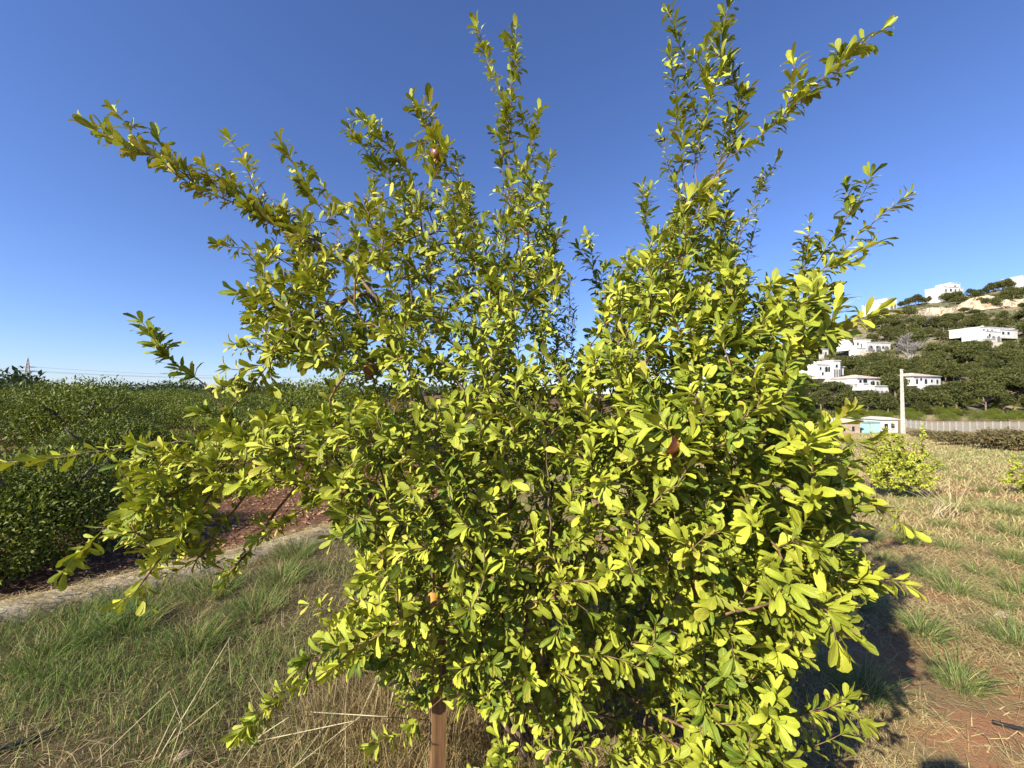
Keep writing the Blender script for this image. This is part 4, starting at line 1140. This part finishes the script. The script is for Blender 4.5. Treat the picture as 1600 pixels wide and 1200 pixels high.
def villa(name, bx0, bx1, byt, byb, label, blocks, wins=(), arches=(), roofs=(), fixed=None, cat='house', rot=.22):
    """blocks etc. in photo pixels on the plane through the villa's foot"""
    p = ray_hit((bx0 + bx1) / 2, byb) if fixed is None else at((bx0 + bx1) / 2, byb, fixed)
    d = p[1]; k = d / FPX; O = at((bx0 + bx1) / 2, byb, d)
    X = lambda px: (px - (bx0 + bx1) / 2) * k
    Z = lambda py: (byb - py) * k
    t = thing(name, label, cat, O)
    for x0, x1, yt, yb, fr, dep, mat in blocks:
        mb = MB(); drop = 6 if yb >= byb - 1 else 0
        mb.box(X(x0), X(x1), fr, fr + dep, Z(yb) - drop, Z(yt)); add_obj('wall', mb.mesh('wall', M[mat]), t)
        if mat == 'white':
            mb = MB(); mb.box(X(x0) - .25, X(x1) + .25, fr - .25, fr + dep + .25, Z(yt) + .004, Z(yt) + .3); add_obj('parapet', mb.mesh('parapet', M['white']), t)
    for x0, x1, yt, yb, fr in wins:
        mb = MB(); mb.box(X(x0) - .12, X(x1) + .12, fr - .10, fr + .05, Z(yb) - .12, Z(yt) + .12); f = add_obj('window', mb.mesh('window', M['white']), t)
        mb = MB(); mb.box(X(x0), X(x1), fr - .14, fr - .02, Z(yb), Z(yt)); add_obj('pane', mb.mesh('pane', M['glass']), f)
    for x0, x1, yt, yb, fr in arches:
        xa, xb, za, zb_ = X(x0), X(x1), Z(yb), Z(yt); r_ = (xb - xa) / 2; xm = (xa + xb) / 2; zs = max(zb_ - r_, za + .3)
        pt = [(xa, za), (xb, za)] + [(xm + r_ * math.cos(a), zs + min(r_, zb_ - zs) * math.sin(a)) for a in np.linspace(0, math.pi, 9)]
        mb = MB(); mb.prism(pt, fr - .06, fr + .1); add_obj('arch', mb.mesh('arch', M['glass']), t)
    for x0, x1, yt, yb, fr, dep in roofs:
        xa, xb, za, zb_ = X(x0), X(x1), Z(yb), Z(yt); ym = fr + dep / 2; ins = min((xb - xa) * .35, dep / 2)
        V = [(xa, fr, za), (xb, fr, za), (xb, fr + dep, za), (xa, fr + dep, za), (xa + ins, ym, zb_), (xb - ins, ym, zb_)]
        mb = MB(); mb.add(V, [(0, 1, 5, 4), (1, 2, 5), (2, 3, 4, 5), (3, 0, 4), (3, 2, 1, 0)]); add_obj('roof', mb.mesh('roof', M['rooftile']), t)
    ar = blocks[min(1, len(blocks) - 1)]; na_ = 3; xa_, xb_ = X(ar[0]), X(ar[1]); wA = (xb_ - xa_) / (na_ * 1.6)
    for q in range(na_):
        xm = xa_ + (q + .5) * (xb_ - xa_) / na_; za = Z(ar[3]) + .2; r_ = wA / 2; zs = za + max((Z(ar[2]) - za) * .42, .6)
        mb = MB(); mb.prism([(xm - r_, za), (xm + r_, za)] + [(xm + r_ * math.cos(a), zs + r_ * math.sin(a)) for a in np.linspace(0, math.pi, 9)], ar[4] - .08, ar[4] + .1); add_obj('arch', mb.mesh('arch', M['shade']), t)  # flat panel on the wall, the opening's shade put into its colour
    ch = blocks[0]; mb = MB(); cx = X(ch[0] * .7 + ch[1] * .3); mb.box(cx - .4, cx + .4, 2.5, 3.3, Z(ch[2]) - .2, Z(ch[2]) + 1.5); add_obj('chimney', mb.mesh('chimney', M['white']), t)
    mb = MB(); x0, x1 = X(blocks[-1][0]), X(blocks[-1][1]); fr = blocks[-1][4]
    mb.box(x0 - 1.5, x1 + 1.0, fr - 2.2, fr - 1.9, -5, .55); add_obj('terrace_wall', mb.mesh('terrace_wall', M['cream']), t)
    t.rotation_euler = (0, 0, rot)
    return t
villa('villa', 1246, 1305, 543, 566, 'low white villa with two small raised rooms above the stepped villa',
      [(1247, 1292, 551, 566, 0, 8, 'white'), (1258, 1274, 544, 552, 1.5, 5, 'white'), (1284, 1303, 545, 560, 1, 6, 'white')],
      [(1262, 1266, 547, 550, 1.5), (1287, 1290, 549, 553, 1), (1296, 1299, 549, 553, 1), (1252, 1255, 556, 560, 0), (1270, 1274, 556, 560, 0)])
villa('villa', 1272, 1330, 564, 607, 'white stepped villa with arches above a cream retaining wall',
      [(1272, 1308, 570, 592, 0, 8, 'white'), (1298, 1312, 564, 590, -1, 7, 'white'), (1304, 1329, 573, 586, 1, 6, 'white'), (1288, 1322, 592, 607, -2.5, 7, 'cream')],
      [(1276, 1279, 574, 578, 0), (1280, 1283, 582, 586, 0), (1302, 1306, 570, 574, -1), (1314, 1318, 577, 581, 1)], [(1287, 1292, 573, 581, 0), (1293, 1297, 573, 581, 0)])
villa('villa', 1320, 1394, 529, 553, 'long white villa hidden partly by the bare grey tree',
      [(1320, 1362, 531, 548, 0, 9, 'white'), (1345, 1394, 536, 553, -2, 8, 'white'), (1322, 1340, 546, 553, -3, 4, 'white')],
      [(1325, 1328, 536, 540, 0), (1334, 1337, 536, 540, 0), (1352, 1356, 541, 545, -2), (1364, 1368, 541, 545, -2), (1376, 1380, 541, 545, -2)], [(1342, 1344, 537, 545, 0)])
villa('villa', 1333, 1388, 585, 621, 'white villa with arched porch and hipped roof above a white terrace wall',
      [(1334, 1386, 592, 606, 0, 9, 'white'), (1346, 1374, 604, 621, -3.5, 8, 'white'), (1334, 1344, 600, 610, -2, 5, 'white')],
      [(1360, 1363, 596, 601, 0), (1372, 1376, 596, 601, 0)], [(1338, 1343, 594, 602, 0), (1346, 1354, 592, 601, 0), (1364, 1369, 595, 602, 0)], [(1332, 1388, 585, 591, -.6, 10.5)])
villa('villa', 1418, 1480, 581, 616, 'white villa with gabled roof half behind an umbrella pine',
      [(1421, 1478, 589, 603, 0, 9, 'white'), (1430, 1452, 602, 616, -3, 7, 'white')],
      [(1434, 1438, 591, 595, 0), (1456, 1460, 593, 597, 0), (1468, 1472, 593, 599, 0)], [(1426, 1430, 592, 600, 0), (1444, 1449, 592, 600, 0)], [(1418, 1480, 582, 588, -.6, 10.5)])
villa('villa', 1500, 1602, 508, 540, 'large flat-roofed white villa with a sloping white garden wall',
      [(1524, 1600, 512, 525, 0, 12, 'white'), (1518, 1552, 520, 538, -3, 9, 'white'), (1562, 1602, 515, 528, -1, 10, 'white'), (1500, 1526, 533, 540, -5, 3, 'white')],
      [(1530, 1534, 515, 520, 0), (1538, 1542, 515, 520, 0), (1548, 1552, 515, 520, 0), (1566, 1571, 518, 522, -1), (1578, 1583, 518, 522, -1), (1524, 1528, 524, 528, -3)])
villa('villa', 1367, 1412, 463, 485, 'white villa on the skyline where the crest begins to rise',
      [(1367, 1392, 474, 485, 0, 12, 'white'), (1391, 1411, 465, 482, 2, 10, 'white')],
      [(1371, 1373, 477, 480, 0), (1380, 1383, 477, 480, 0), (1397, 1400, 469, 473, 2)], fixed=318)
villa('villa', 1466, 1524, 437, 461, 'long white villa on the crest above the rock cut',
      [(1467, 1500, 449, 461, 0, 12, 'white'), (1494, 1514, 440, 458, 3, 10, 'white'), (1512, 1524, 446, 456, 4, 9, 'white')],
      [(1470, 1473, 453, 457, 0), (1480, 1484, 452, 456, 0), (1490, 1493, 452, 456, 0), (1500, 1504, 444, 448, 3)], fixed=316)
villa('villa', 1590, 1640, 428, 446, 'white villa at the highest point of the crest',
      [(1591, 1640, 432, 446, 0, 12, 'white')], [(1596, 1599, 436, 440, 0), (1606, 1610, 436, 440, 0)], fixed=318)

# bare rock cut
def rock_material():
    m, t, b = new_mat('limestone_cut'); nb = NB(t)
    geo = nb.node('ShaderNodeNewGeometry'); n = nb.noise(.25, 8, geo.outputs['Position'], .65)
    nb.link(nb.ramp(n, [(.3, (.32, .22, .13)), (.5, (.5, .40, .27)), (.7, (.58, .50, .38))]), b.inputs['Base Color'])
    b.inputs['Roughness'].default_value = 1; nb.link(nb.bump(n, 1, 1.5), b.inputs['Normal']); return m
M['rock'] = rock_material()
RT = [(1430, 486), (1455, 480), (1490, 481), (1502, 474), (1520, 465), (1545, 461), (1565, 467), (1590, 468), (1640, 462)]
RB = [(1430, 489), (1455, 492), (1490, 490), (1502, 486), (1520, 483), (1545, 480), (1565, 478), (1590, 476), (1640, 474)]
xs = np.arange(1430, 1641, 3.0); V = []; rws = 7
for a in xs:
    yt = np.interp(a, *zip(*RT)); yb = np.interp(a, *zip(*RB))
    pb = ray_hit(a, yb + 3)
    for k in range(rws):
        u = k / (rws - 1); py = yb + 3 + (yt - yb - 3) * u + (random.uniform(-.7, .7) if k else 0)
        V.append(at(a, py, pb[1] - 1.5 + u * 5 + random.uniform(-.8, .8)))
    V.append(at(a, yt + .5, pb[1] + 22))
rws += 1; i = np.arange(len(xs) - 1)[:, None] * rws; j = np.arange(rws - 1)[None]
add_obj('rock_cut', make_mesh('rock_cut', np.array(V), np.stack([i + j, i + rws + j, i + rws + j + 1, i + j + 1], -1).reshape(-1, 4), M['rock']), kind='structure')

# bare grey trees and the magenta creeper
def bare_tree(px, py, hpx, label, seed):
    p = ray_hit(px, py); h = hpx / FPX * p[1]; rg = random.Random(seed)
    t = thing('bare_tree', label, 'tree', p)
    tr, br = MB(), MB()
    def grow(p0, d, L_, r_, lev):
        p1 = p0 + d * L_
        (tr if lev == 0 else br).tube([p0, (p0 + p1) / 2 + np.array([rg.gauss(0, .06) * L_ for _ in range(3)]), p1], [r_, r_ * .85, r_ * .65], 4, False)
        if lev >= 5: return
        for _ in range(4 if lev < 4 else 3):
            grow(p0 + (p1 - p0) * rg.uniform(.55, 1), unit(d + np.array([rg.gauss(0, .6), rg.gauss(0, .6), rg.gauss(.1, .35)])), L_ * rg.uniform(.55, .85), r_ * .62, lev + 1)
    grow(np.array([0, 0, -.5]), np.array([.03, 0, 1.]), h * .34, h * .028, 0)
    add_obj('trunk', tr.mesh('trunk', M['dead_wood']), t); add_obj('branches', br.mesh('branches', M['dead_wood']), t)
bare_tree(1420, 572, 52, 'large bare grey tree among green pines beside the long white villa', 4)
bare_tree(1455, 512, 26, 'small bare grey tree on the slope below the rock cut', 9)
p = ray_hit(1392, 600)
t = thing('bougainvillea', 'magenta flowering creeper beside the villa with hipped roof', 'shrub', p)
t.scale = (1.1, .8, 1.0); add_obj('bracts', foliage_lump(700, 1.8, 1.4, 1.5, 1.2, .3, 77, SIMPLE, M['bougain'], .4, 7), t)
mb = MB(); mb.tube([(0, 0, -.3), (.1, .1, .6), (.3, 0, 1.6)], [.08, .06, .03], 5); add_obj('stem', mb.mesh('stem', M['citrus_bark']), t)

# ------------------------------------------------------------------ far left: wood, pylon, wires, white building
def far_wood(n, px0, px1, d0, d1, h, name, label, seed):
    rg = np.random.default_rng(seed); V = None; Ps, Ds, Ns, Ss, Ts = [], [], [], [], []
    for q in range(n):
        d = rg.uniform(d0, d1); px = rg.uniform(px0, px1); x = (px - CXP) / FPX * d; z = float(ground(x, d)); hh = h * rg.uniform(.6, 1.25); wr = hh * rg.uniform(.5, .9); m = 110
        v = unit(rg.normal(0, 1, (m, 3))) * (rg.uniform(.5, 1, (m, 1))); v[:, 2] = np.abs(v[:, 2])
        Ps.append(np.array([x, d, z]) + v * [wr, wr, hh]); Ds.append(unit(v + rg.normal(0, .5, (m, 3)))); Ns.append(unit(v + rg.normal(0, .4, (m, 3)) + [0, 0, .4])); Ss.append(np.full(m, hh * .27) * rg.uniform(.6, 1.3, m))
        Ts.append(np.stack([np.clip(rg.normal(.4, .15) + rg.normal(0, .15, m), 0, 1), np.zeros(m), rg.random(m)], -1))
    P, D, N, S, T = map(np.concatenate, (Ps, Ds, Ns, Ss, Ts))
    tag(add_obj(name, build_leaves(name, P, D, N, S, T, M['far_leaf'], SIMPLE, rg.integers(0, 4, len(P)))), label, 'wood', None, 'stuff')
far_wood(240, -100, 640, 66, 125, 2.6, 'orchard_beyond', 'far rows of the orchard merging into one dark green mass', 1)
far_wood(320, -150, 1250, 150, 420, 5.2, 'distant_wood', 'dark wooded ridge on the horizon beyond the orchard', 2)
far_wood(60, -150, 60, 100, 170, 6.0, 'wood_edge', 'dark trees at the foot of the pylon', 3)
M['steel'] = noisy_material('pylon_steel', (.40, .37, .33), (.52, .49, .44), 2, .6, .05)
py0 = at(42, 606, 190); py0[2] = float(ground(py0[0], py0[1]))
pyl = thing('power_pylon', 'tall pale lattice power pylon rising over the orchard on the horizon', 'pylon', py0, .6)
H = at(42, 560, 190)[2] - py0[2]
mb = MB(); lv = np.linspace(0, 1, 9); wd = lambda u: 1.3 * (1 - u) + .12
for sx in (-1, 1):
    for sy in (-1, 1): mb.tube([(sx * wd(u), sy * wd(u), u * H) for u in lv], .13, 4)
for a in range(8):
    for (s1, s2) in (((-1, -1), (1, -1)), ((1, -1), (1, 1)), ((1, 1), (-1, 1)), ((-1, 1), (-1, -1))):
        u0, u1 = lv[a], lv[a + 1]
        mb.tube([(s1[0] * wd(u0), s1[1] * wd(u0), u0 * H), (s2[0] * wd(u1), s2[1] * wd(u1), u1 * H)], .06, 3, False)
        mb.tube([(s2[0] * wd(u0), s2[1] * wd(u0), u0 * H), (s1[0] * wd(u1), s1[1] * wd(u1), u1 * H)], .06, 3, False)
add_obj('tower', mb.mesh('tower', M['steel']), pyl)
for z, L_ in ((.62, 4.2), (.74, 3.2)):
    mb = MB(); mb.tube([(-L_, 0, z * H), (0, 0, z * H + .25), (L_, 0, z * H)], .13, 4); mb.tube([(-L_, 0, z * H), (L_, 0, z * H)], .1, 4)
    add_obj('cross_arm', mb.mesh('cross_arm', M['steel']), pyl)
mb = MB(); mb.tube([(0, 0, H), (0, 0, H + 1.2)], .1, 4); add_obj('mast', mb.mesh('mast', M['steel']), pyl)
M['wire'] = noisy_material('power_line', (.12, .12, .12), (.2, .2, .2), 2, .6, 0)
for q, (z, sx) in enumerate(((.62, -4.2), (.62, 4.2), (.74, 3.2))):
    a = py0 + np.array([sx * math.cos(.6), sx * math.sin(.6), z * H]); b_ = at(560, 585, 330) + np.array([sx, 0, q * .5]); c_ = at(-500, 560, 160)
    K = [a + (b_ - a) * u - np.array([0, 0, 14 * u * (1 - u)]) for u in np.linspace(0, 1, 14)]
    K2 = [a + (c_ - a) * u - np.array([0, 0, 10 * u * (1 - u)]) for u in np.linspace(0, 1, 14)]
    mb = MB(); mb.tube(K2[::-1] + K[1:], .05, 3)
    tag(add_obj('power_line', mb.mesh('power_line', M['wire'])), 'thin power line sagging from the pylon across the horizon', 'cable', 'power lines')
xb = at(338, 604, 480)
t = thing('white_building', 'tiny white flat building far off on the horizon', 'building', (xb[0], xb[1], xb[2] - 3))
mb = MB(); mb.box(-14, 14, 0, 10, -8, 3.2); add_obj('wall', mb.mesh('wall', M['white']), t)
mb = MB(); mb.box(-14.5, 14.5, -.5, 10.5, 3.204, 3.8); add_obj('roof', mb.mesh('roof', M['concrete']), t)

# ------------------------------------------------------------------ the photographer, whose shadow falls on the soil
def skin_mesh(name, V, E, R, mat, root=0, sub=2):
    me = bpy.data.meshes.new(name); me.from_pydata([tuple(v) for v in V], E, []); me.update()
    o = bpy.data.objects.new(name, me); COL.objects.link(o)
    sk = o.modifiers.new('skin', 'SKIN'); 
    if not me.skin_vertices: 
        bpy.context.view_layer.objects.active = o
    lay = me.skin_vertices[0] if me.skin_vertices else None
    if lay:
        for q, r_ in enumerate(R):
            lay.data[q].radius = (r_, r_) if not isinstance(r_, tuple) else r_
            lay.data[q].use_root = (q == root)
    sb = o.modifiers.new('sub', 'SUBSURF'); sb.levels = sub; sb.render_levels = sub
    dg = bpy.context.evaluated_depsgraph_get(); m2 = bpy.data.meshes.new_from_object(o.evaluated_get(dg))
    bpy.data.objects.remove(o); m2.materials.clear(); m2.materials.append(mat); m2.name = name
    for p in m2.polygons: p.use_smooth = True
    return m2
M['skin'] = noisy_material('skin', (.42, .25, .17), (.5, .31, .22), 10, .55, .05)
M['shirt'] = noisy_material('shirt_cloth', (.06, .08, .13), (.09, .11, .17), 30, .9, .2, .002)
M['trouser'] = noisy_material('trouser_cloth', (.05, .05, .05), (.09, .085, .08), 30, .9, .2, .002)
M['hair'] = noisy_material('hair', (.02, .013, .008), (.05, .03, .02), 60, .6, .4, .003)
M['phone'] = noisy_material('phone_body', (.02, .02, .022), (.03, .03, .03), 20, .3, 0)
per = thing('person', 'person in dark clothes holding up a phone, whose head shadow falls on the red soil', 'person', (-.06, -.38, float(ground(-.06, -.38))))
BVt = [(0, 0, .95), (0, 0, 1.1), (0, -.01, 1.28), (0, 0, 1.43), (0, .01, 1.5), (0, .03, 1.58), (0, .04, 1.66),
       (.1, 0, .9), (.11, .02, .5), (.11, -.01, .1), (.12, .13, .04), (-.1, 0, .9), (-.11, .02, .5), (-.11, -.01, .1), (-.12, .13, .04),
       (.18, 0, 1.41), (.24, .08, 1.18), (.155, .27, 1.48), (.13, .32, 1.53), (-.18, 0, 1.41), (-.24, .08, 1.18), (-.05, .27, 1.48), (-.02, .32, 1.53)]
BE = [(0, 1), (1, 2), (2, 3), (3, 4), (4, 5), (5, 6), (0, 7), (7, 8), (8, 9), (9, 10), (0, 11), (11, 12), (12, 13), (13, 14), (3, 15), (15, 16), (16, 17), (17, 18), (3, 19), (19, 20), (20, 21), (21, 22)]
BR = [(.15, .11), (.14, .105), (.155, .115), (.12, .09), (.055, .055), (.075, .09), (.072, .088), .085, .058, .042, .035, .085, .058, .042, .035, .062, .046, .032, .026, .062, .046, .032, .026]
add_obj('body', skin_mesh('body', BVt, BE, BR, M['shirt']), per)
hd = MB(); hd.lathe([(.001, -.13)] + [(.078 * math.sin(a) * (1 - .12 * math.cos(a) * -1 * (math.cos(a) < 0)), -.12 * math.cos(a)) for a in np.linspace(.2, 2.95, 12)] + [(.001, .12)], 18, (0, .04, 1.655))
hd.tube([(0, .11, 1.66), (0, .138, 1.635), (0, .118, 1.62)], [.009, .014, .01], 6)
for sx in (-1, 1): hd.tube([(sx * .074, .04, 1.68), (sx * .088, .03, 1.66), (sx * .076, .04, 1.625)], [.008, .014, .008], 6)
add_obj('head', hd.mesh('head', M['skin'], True), per)
hr = MB(); hr.lathe([(.086 * math.sin(a), .105 * math.cos(a)) for a in np.linspace(.02, 1.75, 9)], 18, (0, .022, 1.685)); add_obj('hair', hr.mesh('hair', M['hair'], True), per)
for sx, hx in ((1, .13), (-1, -.02)):
    hm = MB(); c = np.array([hx, .33, 1.545])
    hm.tube([c + [0, -.04, -.03], c, c + [0, .012, .03]], [.024, .034, .026], 8)
    for k in range(4):
        b_ = c + np.array([sx * .006, .018, .034 - k * .02]); hm.tube([b_, b_ + [-sx * .02, .03, .004], b_ + [-sx * .045, .024, .004]], [.009, .0085, .007], 6)
    hm.tube([c + [0, -.005, -.02], c + [-sx * .02, -.012, .012], c + [-sx * .035, -.006, .035]], [.011, .01, .008], 6)
    add_obj('hand', hm.mesh('hand', M['skin'], True), per)
ph_ = MB(); ph_.box(-.115, .03, -.022, -.014, 1.545, 1.615)
pho = thing('phone', 'black phone held up sideways in the hands of the person', 'phone', (0, -.018, 1.545))
mb = MB(); mb.box(-.12, .035, -.004, .004, 0, .072); add_obj('phone_body', mb.mesh('phone_body', M['phone']), pho)
mb = MB(); mb.tube([(0, .0045, .055), (0, .008, .055)], .008, 12); add_obj('lens', mb.mesh('lens', M['glass']), pho)
per.rotation_euler = (0, 0, 0)
